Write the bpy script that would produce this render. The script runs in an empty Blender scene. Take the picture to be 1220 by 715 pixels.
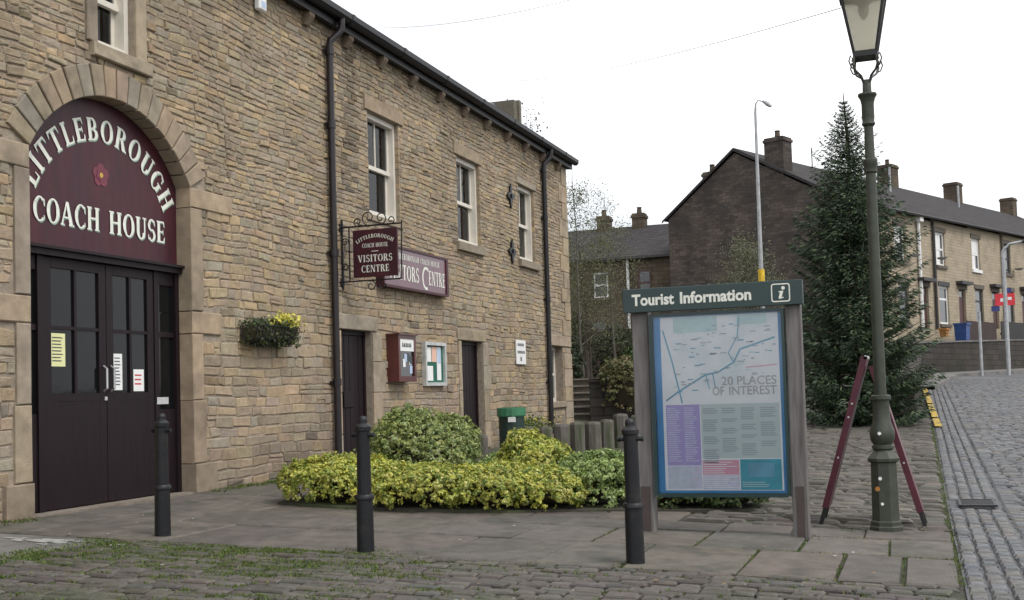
import bpy, math, random
import numpy as np
from mathutils import Matrix, Vector

random.seed(7); rng = np.random.default_rng(7)
scene = bpy.context.scene
COL = scene.collection
R = math.radians

# ------------------------------------------------------------------ camera
YAW, PITCH, ROLL = 0.342725, 0.0455986, -0.0296787
FPX, PPY = 1353.29, 405.345            # focal length and principal row in photo pixels (1220 x 715)
CAM = Vector((0, 0, 1.08))
fw = Vector((math.cos(PITCH)*math.cos(YAW), math.cos(PITCH)*math.sin(YAW), math.sin(PITCH)))
r0 = Vector((math.sin(YAW), -math.cos(YAW), 0)); u0 = r0.cross(fw)
rt = math.cos(ROLL)*r0 + math.sin(ROLL)*u0
up = -math.sin(ROLL)*r0 + math.cos(ROLL)*u0
cam_data = bpy.data.cameras.new('camera')
cam_data.sensor_fit = 'HORIZONTAL'; cam_data.sensor_width = 36
cam_data.lens = FPX/1220*36
cam_data.shift_y = (PPY-357.5)/1220
cam_data.clip_start = 0.05; cam_data.clip_end = 3000
cam = bpy.data.objects.new('camera', cam_data); COL.objects.link(cam)
m = Matrix.Identity(4)
for i in range(3):
    m[i][0], m[i][1], m[i][2], m[i][3] = rt[i], up[i], -fw[i], CAM[i]
cam.matrix_world = m
scene.camera = cam
RT, UP, FW = np.array(rt), np.array(up), np.array(fw)
def depth_px(x, y, z):
    d = np.array([x, y, z-1.08]); k = d@FW
    if k < 0.5: return None
    return k, 610+FPX*(d@RT)/k, PPY-FPX*(d@UP)/k

# ------------------------------------------------------------------ sky, sun, exposure (bright overcast)
SUN_EL, SUN_AZ = 52, 250               # azimuth: direction the light comes from, CCW from +x
world = bpy.data.worlds.new('World'); scene.world = world
world.use_nodes = True
nt = world.node_tree; nt.nodes.clear()
def N(t, typ, **kw):
    n = t.nodes.new(typ)
    for k, v in kw.items(): setattr(n, k, v)
    return n
sky = N(nt, 'ShaderNodeTexSky', sky_type='NISHITA', sun_disc=False)
sky.sun_elevation = R(SUN_EL); sky.sun_rotation = R(90-SUN_AZ)
sky.air_density = 1.0; sky.dust_density = 6.0; sky.ozone_density = 1.0
hs = N(nt, 'ShaderNodeHueSaturation'); hs.inputs['Saturation'].default_value = 0.5
tc = N(nt, 'ShaderNodeTexCoord')
cl = N(nt, 'ShaderNodeTexNoise'); cl.inputs['Scale'].default_value = 2.2; cl.inputs['Detail'].default_value = 3
ramp = N(nt, 'ShaderNodeValToRGB')
ramp.color_ramp.elements[0].position = 0.36; ramp.color_ramp.elements[0].color = (0.53, 0.565, 0.60, 1)
ramp.color_ramp.elements[1].position = 0.70; ramp.color_ramp.elements[1].color = (1.0, 1.0, 1.015, 1)
sc = N(nt, 'ShaderNodeVectorMath', operation='SCALE'); sc.inputs['Scale'].default_value = 10.0
mx = N(nt, 'ShaderNodeMix', data_type='RGBA'); mx.inputs[0].default_value = 0.9
bg = N(nt, 'ShaderNodeBackground'); bg.inputs['Strength'].default_value = 0.12
wo = N(nt, 'ShaderNodeOutputWorld')
L = nt.links.new
L(sky.outputs[0], hs.inputs['Color']); L(tc.outputs['Generated'], cl.inputs['Vector'])
L(cl.outputs['Fac'], ramp.inputs['Fac']); L(ramp.outputs[0], sc.inputs[0])
L(hs.outputs[0], mx.inputs[6]); L(sc.outputs[0], mx.inputs[7])
L(mx.outputs[2], bg.inputs['Color']); L(bg.outputs[0], wo.inputs['Surface'])

sd = bpy.data.lights.new('sun', 'SUN'); sd.energy = 1.3; sd.angle = R(25); sd.color = (1, 0.96, 0.9)
so = bpy.data.objects.new('sun', sd); COL.objects.link(so)
sdir = Vector((math.cos(R(SUN_AZ))*math.cos(R(SUN_EL)), math.sin(R(SUN_AZ))*math.cos(R(SUN_EL)), math.sin(R(SUN_EL))))
so.rotation_euler = sdir.to_track_quat('Z', 'Y').to_euler(); so.location = (0, -10, 30)
vs = scene.view_settings
vs.view_transform = 'Standard'; vs.look = 'None'; vs.exposure = 0.58; vs.gamma = 1.0; vs.use_curve_mapping = False
scene.render.engine = 'CYCLES'
scene.render.resolution_x = 1024; scene.render.resolution_y = 600

# ------------------------------------------------------------------ materials
MATS = {}
def mat(name, col=(.5, .5, .5), rough=.8, tint=False, nscale=6.0, namt=.25, bump=0.0, bscale=40.0, metal=0.0,
        coat=0.0, spec=0.5, col2=None, c2scale=1.2, c2lo=.45, c2hi=.65, trans=0.0, stretch=None, emit=None):
    """procedural material: base colour (or per-piece tint), noise mottling, an optional second stain colour, bump"""
    if name in MATS: return MATS[name]
    M = bpy.data.materials.new(name); M.use_nodes = True; t = M.node_tree
    b = t.nodes['Principled BSDF']; ln = t.links.new
    b.inputs['Roughness'].default_value = rough; b.inputs['Metallic'].default_value = metal
    b.inputs['Coat Weight'].default_value = coat; b.inputs['Specular IOR Level'].default_value = spec
    b.inputs['Coat Roughness'].default_value = .12
    g = N(t, 'ShaderNodeNewGeometry'); vec = g.outputs['Position']
    if stretch:
        mp = N(t, 'ShaderNodeMapping'); mp.inputs['Scale'].default_value = stretch; ln(vec, mp.inputs['Vector']); vec = mp.outputs[0]
    if tint:
        a = N(t, 'ShaderNodeAttribute', attribute_name='tint'); src = a.outputs['Color']
    else:
        c = N(t, 'ShaderNodeRGB'); c.outputs[0].default_value = (*col, 1); src = c.outputs[0]
    if col2:
        n2 = N(t, 'ShaderNodeTexNoise'); n2.inputs['Scale'].default_value = c2scale; n2.inputs['Detail'].default_value = 5
        ln(vec, n2.inputs['Vector'])
        mr = N(t, 'ShaderNodeMapRange'); mr.inputs['From Min'].default_value = c2lo; mr.inputs['From Max'].default_value = c2hi
        ln(n2.outputs['Fac'], mr.inputs['Value'])
        x2 = N(t, 'ShaderNodeMix', data_type='RGBA'); x2.inputs[7].default_value = (*col2, 1)
        ln(mr.outputs[0], x2.inputs[0]); ln(src, x2.inputs[6]); src = x2.outputs[2]
    n1 = N(t, 'ShaderNodeTexNoise'); n1.inputs['Scale'].default_value = nscale; n1.inputs['Detail'].default_value = 6
    ln(vec, n1.inputs['Vector'])
    mr1 = N(t, 'ShaderNodeMapRange'); mr1.inputs['From Min'].default_value = .25; mr1.inputs['From Max'].default_value = .75
    mr1.inputs['To Min'].default_value = 1-namt; mr1.inputs['To Max'].default_value = 1+namt
    ln(n1.outputs['Fac'], mr1.inputs['Value'])
    vm = N(t, 'ShaderNodeVectorMath', operation='SCALE'); ln(src, vm.inputs[0]); ln(mr1.outputs[0], vm.inputs['Scale'])
    ln(vm.outputs[0], b.inputs['Base Color'])
    if bump:
        n3 = N(t, 'ShaderNodeTexNoise'); n3.inputs['Scale'].default_value = bscale; n3.inputs['Detail'].default_value = 4
        ln(vec, n3.inputs['Vector'])
        bp = N(t, 'ShaderNodeBump'); bp.inputs['Strength'].default_value = bump; bp.inputs['Distance'].default_value = .02
        ln(n3.outputs['Fac'], bp.inputs['Height']); ln(bp.outputs[0], b.inputs['Normal'])
    if trans:
        b.inputs['Subsurface Weight'].default_value = 0
        tr = N(t, 'ShaderNodeBsdfTranslucent'); ln(vm.outputs[0], tr.inputs['Color'])
        ms = N(t, 'ShaderNodeMixShader'); ms.inputs[0].default_value = trans
        ln(b.outputs[0], ms.inputs[1]); ln(tr.outputs[0], ms.inputs[2])
        ln(ms.outputs[0], t.nodes['Material Output'].inputs['Surface'])
    MATS[name] = M; return M

def coursed(name, c1, c2, mortar, bw, bh, rough=.9, dirt=(.03, .025, .02), dlo=.45, dhi=.75, warp=.03):
    """far masonry: too small to tell stones apart; local x/z coordinates"""
    if name in MATS: return MATS[name]
    M = bpy.data.materials.new(name); M.use_nodes = True; t = M.node_tree; ln = t.links.new
    b = t.nodes['Principled BSDF']; b.inputs['Roughness'].default_value = rough; b.inputs['Specular IOR Level'].default_value = .2
    tcx = N(t, 'ShaderNodeTexCoord'); sp = N(t, 'ShaderNodeSeparateXYZ'); ln(tcx.outputs['Object'], sp.inputs[0])
    ad = N(t, 'ShaderNodeMath', operation='ADD'); ln(sp.outputs[0], ad.inputs[0]); ln(sp.outputs[1], ad.inputs[1])
    cb = N(t, 'ShaderNodeCombineXYZ'); ln(ad.outputs[0], cb.inputs[0]); ln(sp.outputs[2], cb.inputs[1])
    nw = N(t, 'ShaderNodeTexNoise'); nw.inputs['Scale'].default_value = 2.6; nw.inputs['Detail'].default_value = 4; ln(tcx.outputs['Object'], nw.inputs['Vector'])
    sb = N(t, 'ShaderNodeVectorMath', operation='SUBTRACT'); sb.inputs[1].default_value = (.5, .5, .5); ln(nw.outputs['Color'], sb.inputs[0]); sl = N(t, 'ShaderNodeVectorMath', operation='SCALE'); sl.inputs['Scale'].default_value = warp*2; ln(sb.outputs[0], sl.inputs[0]); av = N(t, 'ShaderNodeVectorMath', operation='ADD'); ln(cb.outputs[0], av.inputs[0]); ln(sl.outputs[0], av.inputs[1])
    br = N(t, 'ShaderNodeTexBrick'); ln(av.outputs[0], br.inputs['Vector'])
    br.inputs['Color1'].default_value = (*c1, 1); br.inputs['Color2'].default_value = (*c2, 1); br.inputs['Mortar'].default_value = (*mortar, 1)
    br.inputs['Scale'].default_value = 1; br.inputs['Brick Width'].default_value = bw; br.inputs['Row Height'].default_value = bh
    br.inputs['Mortar Size'].default_value = .012; br.inputs['Mortar Smooth'].default_value = .3
    n2 = N(t, 'ShaderNodeTexNoise'); n2.inputs['Scale'].default_value = .9; n2.inputs['Detail'].default_value = 7; ln(tcx.outputs['Object'], n2.inputs['Vector'])
    mr = N(t, 'ShaderNodeMapRange'); mr.inputs['From Min'].default_value = dlo; mr.inputs['From Max'].default_value = dhi; mr.inputs['To Max'].default_value = .8
    ln(n2.outputs['Fac'], mr.inputs['Value'])
    x2 = N(t, 'ShaderNodeMix', data_type='RGBA'); x2.inputs[7].default_value = (*dirt, 1)
    ln(mr.outputs[0], x2.inputs[0]); ln(br.outputs['Color'], x2.inputs[6]); ln(x2.outputs[2], b.inputs['Base Color'])
    bp = N(t, 'ShaderNodeBump'); bp.inputs['Strength'].default_value = .6; bp.inputs['Distance'].default_value = .03; bp.invert = True
    ln(br.outputs['Fac'], bp.inputs['Height']); ln(bp.outputs[0], b.inputs['Normal'])
    MATS[name] = M; return M

def glass_mat(name, col=(.012, .013, .015), rough=.04):
    M = mat(name, col, rough, spec=.6, namt=.05, bump=.03, bscale=2.5); return M

mat('stone', tint=True, rough=.92, nscale=18, namt=.2, bump=.4, bscale=55, col2=(.17, .135, .10), c2scale=1.7, c2lo=.5, c2hi=.9)
mat('dressed', tint=True, rough=.9, nscale=9, namt=.2, bump=.25, bscale=60, col2=(.15, .12, .088), c2scale=2.2, c2lo=.46, c2hi=.82)
mat('mortar', (.27, .225, .175), .95, nscale=12, namt=.3, bump=.4)
mat('flag', tint=True, rough=.8, nscale=7, namt=.3, bump=.35, bscale=35, col2=(.060, .058, .046), c2scale=2.6, c2lo=.48, c2hi=.74)
mat('sett', tint=True, rough=.72, nscale=14, namt=.25, bump=.35, bscale=60, col2=(.052, .06, .032), c2scale=1.3, c2lo=.5, c2hi=.8)
mat('road_sett', tint=True, rough=.46, nscale=14, namt=.25, bump=.35, bscale=60, col2=(.06, .06, .06), c2scale=.8, c2lo=.52, c2hi=.8)
mat('earth', (.048, .044, .034), .95, nscale=4, namt=.4, bump=.5, col2=(.055, .072, .028), c2scale=1.1, c2lo=.5, c2hi=.7)
mat('asphalt', (.068, .070, .076), .65, nscale=30, namt=.3, bump=.25, bscale=90, col2=(.11, .11, .11), c2scale=.5)
mat('concrete', (.15, .142, .135), .85, nscale=8, namt=.18, bump=.2, col2=(.10, .096, .09), c2scale=1.5)
mat('lime_stain', (.30, .30, .29), .9, nscale=9, namt=.2)
mat('iron', (.0075, .008, .010), .42, col2=(.022, .02, .018), c2scale=9, c2lo=.55, c2hi=.75, nscale=25, namt=.3, bump=.12, bscale=60, spec=.4)
mat('gutter_black', (.009, .0085, .010), .5, nscale=8, namt=.3)
mat('pipe_maroon', (.014, .009, .011), .4, nscale=8, namt=.3)
mat('door_maroon', (.0125, .007, .0095), .5, spec=.25, nscale=5, namt=.25, bump=.08, stretch=(6, 6, .5))
mat('sign_maroon', (.058, .0135, .02), .42, nscale=4, namt=.22, spec=.3, col2=(.045, .014, .022), c2scale=1.5, stretch=(3, 3, .7))
mat('sign_maroon_sheen', (.11, .034, .055), .3, nscale=3, namt=.2, coat=.4)  # maroon paint with its washed-out mauve sheen mixed into the base colour
mat('letter', (.72, .73, .66), .6, nscale=20, namt=.12)
mat('letter_mint', (.30, .45, .36), .6, nscale=20, namt=.12)
mat('rose', (.15, .024, .045), .5); mat('rose_yellow', (.55, .36, .05), .5)
mat('white_paint', (.64, .60, .53), .5, nscale=6, namt=.08)
mat('white_plain', (.75, .75, .74), .5, namt=.04)
mat('paper', (.74, .75, .74), .8, namt=.06); mat('paper_yellow', (.68, .68, .36), .8, namt=.06)
mat('paper_pink', (.7, .45, .35), .8, namt=.06); mat('paper_blue', (.42, .52, .68), .8, namt=.06)
mat('ink', (.06, .07, .08), .8); mat('ink_red', (.5, .05, .06), .7)
glass_mat('glass'); mat('door_glass', (.006, .007, .008), .06, spec=.26, namt=.05, bump=.05, bscale=2.5); mat('steel', (.6, .6, .6), .3, metal=.9)
mat('slate', (.062, .058, .06), .55, nscale=5, namt=.35, bump=.2, col2=(.075, .085, .05), c2scale=.8, c2lo=.55, c2hi=.8)
mat('case_red', (.085, .02, .018), .4, coat=.2)
mat('baize', (.012, .10, .07), .8); mat('alu', (.52, .53, .52), .4, metal=.3)
mat('green_plastic', (.035, .16, .08), .45); mat('dark_green', (.010, .028, .022), .5)
mat('sign_green', (.008, .030, .030), .35, nscale=4, namt=.15, coat=.15)
mat('post_wood', (.165, .155, .15), .88, nscale=4, namt=.3, bump=.3, bscale=25, stretch=(9, 9, .9), col2=(.11, .10, .098), c2scale=.9)
mat('post_patch', (.06, .045, .043), .8, nscale=6, namt=.25)
mat('stump_wood', (.115, .104, .092), .92, nscale=4, namt=.35, bump=.4, bscale=25, stretch=(9, 9, 1.2), col2=(.06, .075, .035), c2scale=1.2)
mat('lamp_green', (.036, .040, .028), .5, nscale=14, namt=.28, bump=.1)
mat('board_maroon', (.085, .010, .024), .4, nscale=6, namt=.25)
mat('grey_metal', (.36, .37, .38), .5, metal=.2); mat('wire', (.62, .63, .65), .6); mat('yellow_paint', (.50, .34, .05), .8, nscale=20, namt=.4, bump=.5, col2=(.12, .11, .09), c2scale=7, c2lo=.52, c2hi=.66)
mat('yellow_band', (.65, .42, .02), .6)
mat('bark', (.055, .045, .034), .95, nscale=9, namt=.35, bump=.4); mat('birch_bark', (.10, .09, .075), .9, nscale=9, namt=.4)
mat('leaf', tint=True, rough=.55, nscale=25, namt=.2, trans=.25)
mat('needle', tint=True, rough=.65, nscale=6, namt=.25, trans=.08)
mat('grass', tint=True, rough=.7, nscale=9, namt=.2, trans=.25)
mat('twig', (.045, .035, .02), .95)
mat('blue_plastic', (.02, .06, .2), .5); mat('red_board', (.62, .03, .045), .5); mat('blue_board', (.03, .04, .16), .5)
mat('orange', (.36, .15, .03), .6)
coursed('gable_stone', (.125, .10, .083), (.062, .051, .044), (.062, .052, .045), .36, .15, dirt=(.034, .031, .032), dlo=.36, dhi=.72, warp=.17)
coursed('terrace_stone', (.40, .335, .245), (.33, .28, .21), (.28, .24, .185), .4, .15, dirt=(.16, .13, .10), dlo=.5, dhi=.9)
coursed('slate_roof', (.062, .056, .058), (.042, .038, .041), (.022, .021, .022), .32, .11, rough=.95, dirt=(.05, .052, .04), dlo=.5, dhi=.8)
coursed('far_stone', (.13, .10, .072), (.09, .07, .053), (.06, .05, .04), .5, .2, dirt=(.035, .03, .025))
coursed('retaining_stone', (.066, .056, .05), (.043, .038, .035), (.022, .02, .018), .55, .24, dirt=(.025, .027, .017))
coursed('retaining_brown', (.085, .058, .046), (.055, .042, .036), (.03, .025, .02), .5, .2, dirt=(.03, .035, .02))

# ------------------------------------------------------------------ mesh helpers
ORIG = {}
class MB:
    """collects geometry in world (or thing-local) coordinates; build() links ONE mesh object"""
    def __init__(s): s.v = []; s.f = []; s.t = []
    def add(s, V, F, tint=None):
        o = len(s.v); s.v.extend([tuple(map(float, p)) for p in V]); s.f.extend([tuple(i+o for i in q) for q in F])
        s.t.extend([tint if tint is not None else (.5, .5, .5)]*len(V)); return s
    def box(s, a, b, tint=None, ch=0.0):
        x0, x1 = sorted((a[0], b[0])); y0, y1 = sorted((a[1], b[1])); z0, z1 = sorted((a[2], b[2]))
        if ch <= 0:
            V = [(x0,y0,z0),(x1,y0,z0),(x1,y1,z0),(x0,y1,z0),(x0,y0,z1),(x1,y0,z1),(x1,y1,z1),(x0,y1,z1)]
            F = [(0,3,2,1),(4,5,6,7),(0,1,5,4),(1,2,6,5),(2,3,7,6),(3,0,4,7)]
            return s.add(V, F, tint)
        c = ch; V = []; idx = {}
        for ix, (xa, sx) in enumerate(((x0, 1), (x1, -1))):
            for iy, (ya, sy) in enumerate(((y0, 1), (y1, -1))):
                for iz, (za, sz) in enumerate(((z0, 1), (z1, -1))):
                    for k in range(3):
                        p = [xa+sx*c, ya+sy*c, za+sz*c]; p[k] = (xa, ya, za)[k]
                        idx[ix, iy, iz, k] = len(V); V.append(tuple(p))
        F = []
        I = idx
        for a_ in (0, 1):
            F.append((I[a_,0,0,0], I[a_,1,0,0], I[a_,1,1,0], I[a_,0,1,0]))
            F.append((I[0,a_,0,1], I[1,a_,0,1], I[1,a_,1,1], I[0,a_,1,1]))
            F.append((I[0,0,a_,2], I[1,0,a_,2], I[1,1,a_,2], I[0,1,a_,2]))
            for b_ in (0, 1):
                F.append((I[a_,b_,0,0], I[a_,b_,1,0], I[a_,b_,1,1], I[a_,b_,0,1]))
                F.append((I[a_,0,b_,0], I[a_,1,b_,0], I[a_,1,b_,2], I[a_,0,b_,2]))
                F.append((I[0,a_,b_,1], I[1,a_,b_,1], I[1,a_,b_,2], I[0,a_,b_,2]))
                for c_ in (0, 1): F.append((I[a_,b_,c_,0], I[a_,b_,c_,1], I[a_,b_,c_,2]))
        return s.add(V, F, tint)
    def tube(s, pts, rad, n=8, tint=None, cap=True):
        P = [Vector(p) for p in pts]; rad = rad if isinstance(rad, (list, tuple)) else [rad]*len(P)
        V = []; F = []; ref = None
        for i, p in enumerate(P):
            d = (P[min(i+1, len(P)-1)]-P[max(i-1, 0)]).normalized()
            if ref is None: ref = Vector((0, 0, 1)) if abs(d.z) < .9 else Vector((1, 0, 0))
            a = d.cross(ref)
            if a.length < 1e-4: a = d.cross(Vector((0, 1, 0)))
            a.normalize(); b = d.cross(a).normalized(); ref = -(d.cross(a)) if False else a.cross(d)
            for k in range(n):
                th = 2*math.pi*k/n; V.append(p+rad[i]*(math.cos(th)*a+math.sin(th)*b))
        for i in range(len(P)-1):
            for k in range(n): F.append((i*n+k, i*n+(k+1) % n, (i+1)*n+(k+1) % n, (i+1)*n+k))
        if cap: F.append(tuple(range(n))[::-1]); F.append(tuple((len(P)-1)*n+k for k in range(n)))
        return s.add(V, F, tint)
    def lathe(s, c, prof, n=16, tint=None, rot=0.0):
        """prof: list of (radius, z) above c"""
        V = []; F = []
        for r, z in prof:
            for k in range(n):
                th = 2*math.pi*k/n+rot; V.append((c[0]+r*math.cos(th), c[1]+r*math.sin(th), c[2]+z))
        for i in range(len(prof)-1):
            for k in range(n): F.append((i*n+k, i*n+(k+1) % n, (i+1)*n+(k+1) % n, (i+1)*n+k))
        F.append(tuple(range(n))[::-1]); F.append(tuple((len(prof)-1)*n+k for k in range(n)))
        return s.add(V, F, tint)
    def build(s, name, mt, parent=None, origin=None, smooth=False):
        po = Vector(ORIG.get(parent.name, (0, 0, 0))) if parent else Vector((0, 0, 0))
        o_ = Vector(origin) if origin is not None else po
        me = bpy.data.meshes.new(name)
        V = np.array(s.v, dtype=float) - np.array(o_)
        me.from_pydata(V.tolist(), [], s.f)
        at = me.attributes.new('tint', 'FLOAT_COLOR', 'POINT')
        T = np.ones((len(s.v), 4), dtype=np.float32); T[:, :3] = np.array(s.t, dtype=np.float32)
        at.data.foreach_set('color', T.ravel())
        me.materials.append(MATS[mt] if isinstance(mt, str) else mt)
        if smooth:
            me.polygons.foreach_set('use_smooth', [True]*len(me.polygons))
        me.update()
        o = bpy.data.objects.new(name, me); COL.objects.link(o)
        if parent: o.parent = parent
        o.location = o_ - po
        ORIG[o.name] = tuple(o_)
        return o
def shade(o, ang=40):
    me = o.data
    me.polygons.foreach_set('use_smooth', [True]*len(me.polygons))
    try: me.set_sharp_from_angle(angle=R(ang))
    except Exception: pass
    return o
def tag(o, label=None, cat=None, group=None, kind=None):
    if label: o['label'] = label
    if cat: o['category'] = cat
    if group: o['group'] = group
    if kind: o['kind'] = kind
    return o
def thing(name, loc, label, cat, group=None, rz=0):
    o = bpy.data.objects.new(name, None); COL.objects.link(o); o.location = loc; o.rotation_euler = (0, 0, rz)
    o.empty_display_size = .2
    ORIG[o.name] = tuple(loc) if not rz else (0, 0, 0)     # rotated things take thing-local coordinates
    return tag(o, label, cat, group)
def boxpart(name, a, b, mt, parent, ch=0.0, tint=None, origin=None):
    return MB().box(a, b, tint, ch).build(name, mt, parent, origin)
def jit(c, a=.12):
    k = 1+random.uniform(-a, a); return tuple(max(0, x*k*(1+random.uniform(-a*.3, a*.3))) for x in c)

# ---- lettering: small roman capitals with serifs, and a sans from the built-in font; 2D shapes placed on a plane
def arcs(cx, cy, ro, ri, a0, a1, n=14):
    out = []
    for i in range(n):
        t0 = R(a0+(a1-a0)*i/n); t1 = R(a0+(a1-a0)*(i+1)/n)
        out.append([(cx+ro[0]*math.cos(t0), cy+ro[1]*math.sin(t0)), (cx+ro[0]*math.cos(t1), cy+ro[1]*math.sin(t1)),
                    (cx+ri[0]*math.cos(t1), cy+ri[1]*math.sin(t1)), (cx+ri[0]*math.cos(t0), cy+ri[1]*math.sin(t0))])
    return out
def rc(x0, y0, x1, y1): return [[(x0, y0), (x1, y0), (x1, y1), (x0, y1)]]
def stem(x, w=.19, y0=0, y1=1):
    return rc(x, y0, x+w, y1)+rc(x-.06, y0, x+w+.06, y0+.06)+rc(x-.06, y1-.06, x+w+.06, y1)
def glyph(ch):
    if ch == 'I': return .4, stem(.1)
    if ch == 'L': return .64, stem(.08)+rc(.26, 0, .58, .08)+[[(.5, .07), (.58, .07), (.6, .3), (.57, .3)]]
    if ch == 'T': return .72, stem(.26)+rc(.03, .92, .69, 1)+[[(.03, .93), (.12, .93), (.05, .7), (.02, .7)], [(.6, .93), (.69, .93), (.7, .7), (.67, .7)]]
    if ch == 'E': return .66, stem(.08)+rc(.26, 0, .58, .08)+rc(.26, .47, .48, .54)+rc(.26, .92, .56, 1)+[[(.5, .07), (.58, .07), (.6, .27), (.57, .27)], [(.49, .93), (.56, .93), (.57, .74), (.54, .74)]]+rc(.45, .4, .49, .61)
    if ch == 'B': return .7, stem(.08)+arcs(.34, .745, (.27, .255), (.1, .18), -90, 90)+arcs(.34, .27, (.32, .27), (.13, .19), -90, 90)+rc(.26, .92, .35, 1)+rc(.26, .47, .35, .55)+rc(.26, 0, .35, .08)
    if ch == 'O': return .84, arcs(.42, .5, (.4, .52), (.21, .45), 0, 360, 28)
    if ch == 'Q': return .84, arcs(.42, .5, (.4, .52), (.21, .45), 0, 360, 28)
    if ch == 'R': return .78, stem(.08)+arcs(.34, .735, (.3, .265), (.12, .185), -90, 90)+rc(.26, .92, .35, 1)+rc(.26, .46, .35, .54)+[[(.34, .48), (.52, .5), (.76, .03), (.54, .0)]]+rc(.54, 0, .8, .06)
    if ch == 'U': return .8, rc(.1, .3, .29, 1)+rc(.03, .94, .36, 1)+rc(.62, .3, .71, 1)+rc(.52, .94, .79, 1)+arcs(.405, .3, (.305, .32), (.115, .24), 180, 360, 16)
    if ch == 'C': return .76, arcs(.42, .5, (.4, .52), (.21, .45), 48, 312, 24)+[[(.63, .93), (.7, .93), (.71, .66), (.66, .66)], [(.63, .07), (.7, .15), (.69, .26), (.66, .26)]]
    if ch == 'G': return .84, arcs(.42, .5, (.4, .52), (.21, .45), 48, 318, 24)+[[(.63, .93), (.7, .93), (.71, .66), (.66, .66)]]+rc(.58, .05, .76, .46)+rc(.5, .42, .83, .48)
    if ch == 'H': return .88, stem(.09)+stem(.6)+rc(.27, .47, .61, .55)
    if ch == 'A': return .84, [[(.03, 0), (.12, 0), (.43, 1), (.36, 1)], [(.34, 1), (.5, 1), (.8, 0), (.58, 0)]]+rc(.2, .3, .62, .37)+rc(-.01, 0, .24, .06)+rc(.52, 0, .86, .06)
    if ch == 'V': return .82, [[(.03, 1), (.25, 1), (.5, 0), (.36, 0)], [(.62, 1), (.72, 1), (.47, 0), (.4, 0)]]+rc(-.02, .94, .31, 1)+rc(.55, .94, .79, 1)
    if ch == 'N': return .86, rc(.1, 0, .19, 1)+rc(.66, 0, .75, 1)+[[(.09, 1), (.29, 1), (.76, 0), (.58, 0)]]+rc(.02, .94, .22, 1)+rc(.02, 0, .27, .06)+rc(.57, .94, .84, 1)
    if ch == 'S': return .64, arcs(.33, .73, (.27, .29), (.12, .21), 30, 270, 16)+arcs(.32, .27, (.28, .29), (.12, .21), -150, 90, 16)+rc(.5, .72, .55, .94)+rc(.06, .06, .11, .28)
    if ch == "'": return .25, rc(.08, .7, .17, 1)
    return .38, []
def serif_line(txt, h, width=None, u0=0.0, v0=0.0, sp=.06, split=False):
    """list of polygons for a straight line of serif capitals, squeezed to width"""
    out = []; x = 0
    for c in txt:
        w, g = glyph(c)
        out.append([[(x+a, b) for a, b in p] for p in g]); x += w+sp
    tot = (x-sp)*h; k = (width/tot if width else 1)
    out = [[[(u0+a*h*k, v0+b*h) for a, b in p] for p in g] for g in out if g]
    return out if split else [p for g in out for p in g]
def serif_arc(txt, h, cu, cv, rad, a_left, a_right, sp=.10, split=False):
    ws = [glyph(c)[0] for c in txt]; tot = sum(ws)+sp*(len(ws)-1); out = []; x = 0
    span = R(a_left-a_right); k = span/(tot)
    for c, w in zip(txt, ws):
        g = glyph(c)[1]; am = R(a_left)-k*(x+w/2); ww = k*rad*1.04
        gl_ = []
        for p in g:
            q = []
            for a, b in p:
                du = (a-w/2)*ww; dv = b*h
                rr = rad+dv
                q.append((cu+rr*math.cos(am)+du*math.sin(am), cv+rr*math.sin(am)-du*math.cos(am)))
            gl_.append(q)
        out.append(gl_); x += w+sp
    return out if split else [p for g in out for p in g]
def place(polys, fn, lay=.0004):
    """polys in (u, v) -> mesh data; fn(u, v, d) gives world point, d = distance proud of the board"""
    V = []; F = []
    for i, p in enumerate(polys):
        d = (i % 9)*lay; o = len(V)
        V += [fn(a, b, d) for a, b in p]; F.append(tuple(range(o, o+len(p))))
    return V, F
_fc = {}
def sans(txt, size, bold=0.0, shear=0.0):
    cu = bpy.data.curves.new('t', 'FONT'); cu.body = txt; cu.size = size; cu.offset = bold; cu.shear = shear; cu.resolution_u = 3
    o = bpy.data.objects.new('t', cu); COL.objects.link(o)
    dg = bpy.context.evaluated_depsgraph_get()
    me = bpy.data.meshes.new_from_object(o.evaluated_get(dg))
    V = [(v.co.x, v.co.y) for v in me.vertices]; F = [tuple(p.vertices) for p in me.polygons]
    bpy.data.objects.remove(o); bpy.data.curves.remove(cu); bpy.data.meshes.remove(me)
    return V, F
def wall_fn(x0, Y, z0): return lambda u, v, d: (x0+u, Y-d, z0+v)
def face_fn(X, y0, z0): return lambda u, v, d: (X-d, y0-u, z0+v)
def text_part(name, txt, size, fn, mt, parent, bold=0.0, width=None, shear=0.0, label=None):
    V, F = sans(txt, size, bold, shear)
    if width:
        w = max(v[0] for v in V)-min(v[0] for v in V); k = width/w; V = [(a*k, b) for a, b in V]
    o = MB().add([fn(a, b, 0) for a, b in V], F).build(name, mt, parent)
    if label: o['label'] = label
    return o

# ------------------------------------------------------------------ ground levels
DW = 8.096                              # front face of the coach house
SLP = .0302885
def sst(x, a, b):
    t = min(1, max(0, (x-a)/(b-a))); return t*t*(3-2*t)
def rise(x):
    if x < 12: return 0
    if x < 24: return .036*(x-12)*sst(x, 11, 15)
    if x < 47: return .432+.045*(x-24)
    return 1.467+.022*(min(x, 140)-47)
def gz(x, y):
    b = max(1-sst(y, 3, 6), sst(x, 25, 34))
    return -SLP*(8.096-max(-12, min(y, 12)))+rise(x)*b

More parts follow.
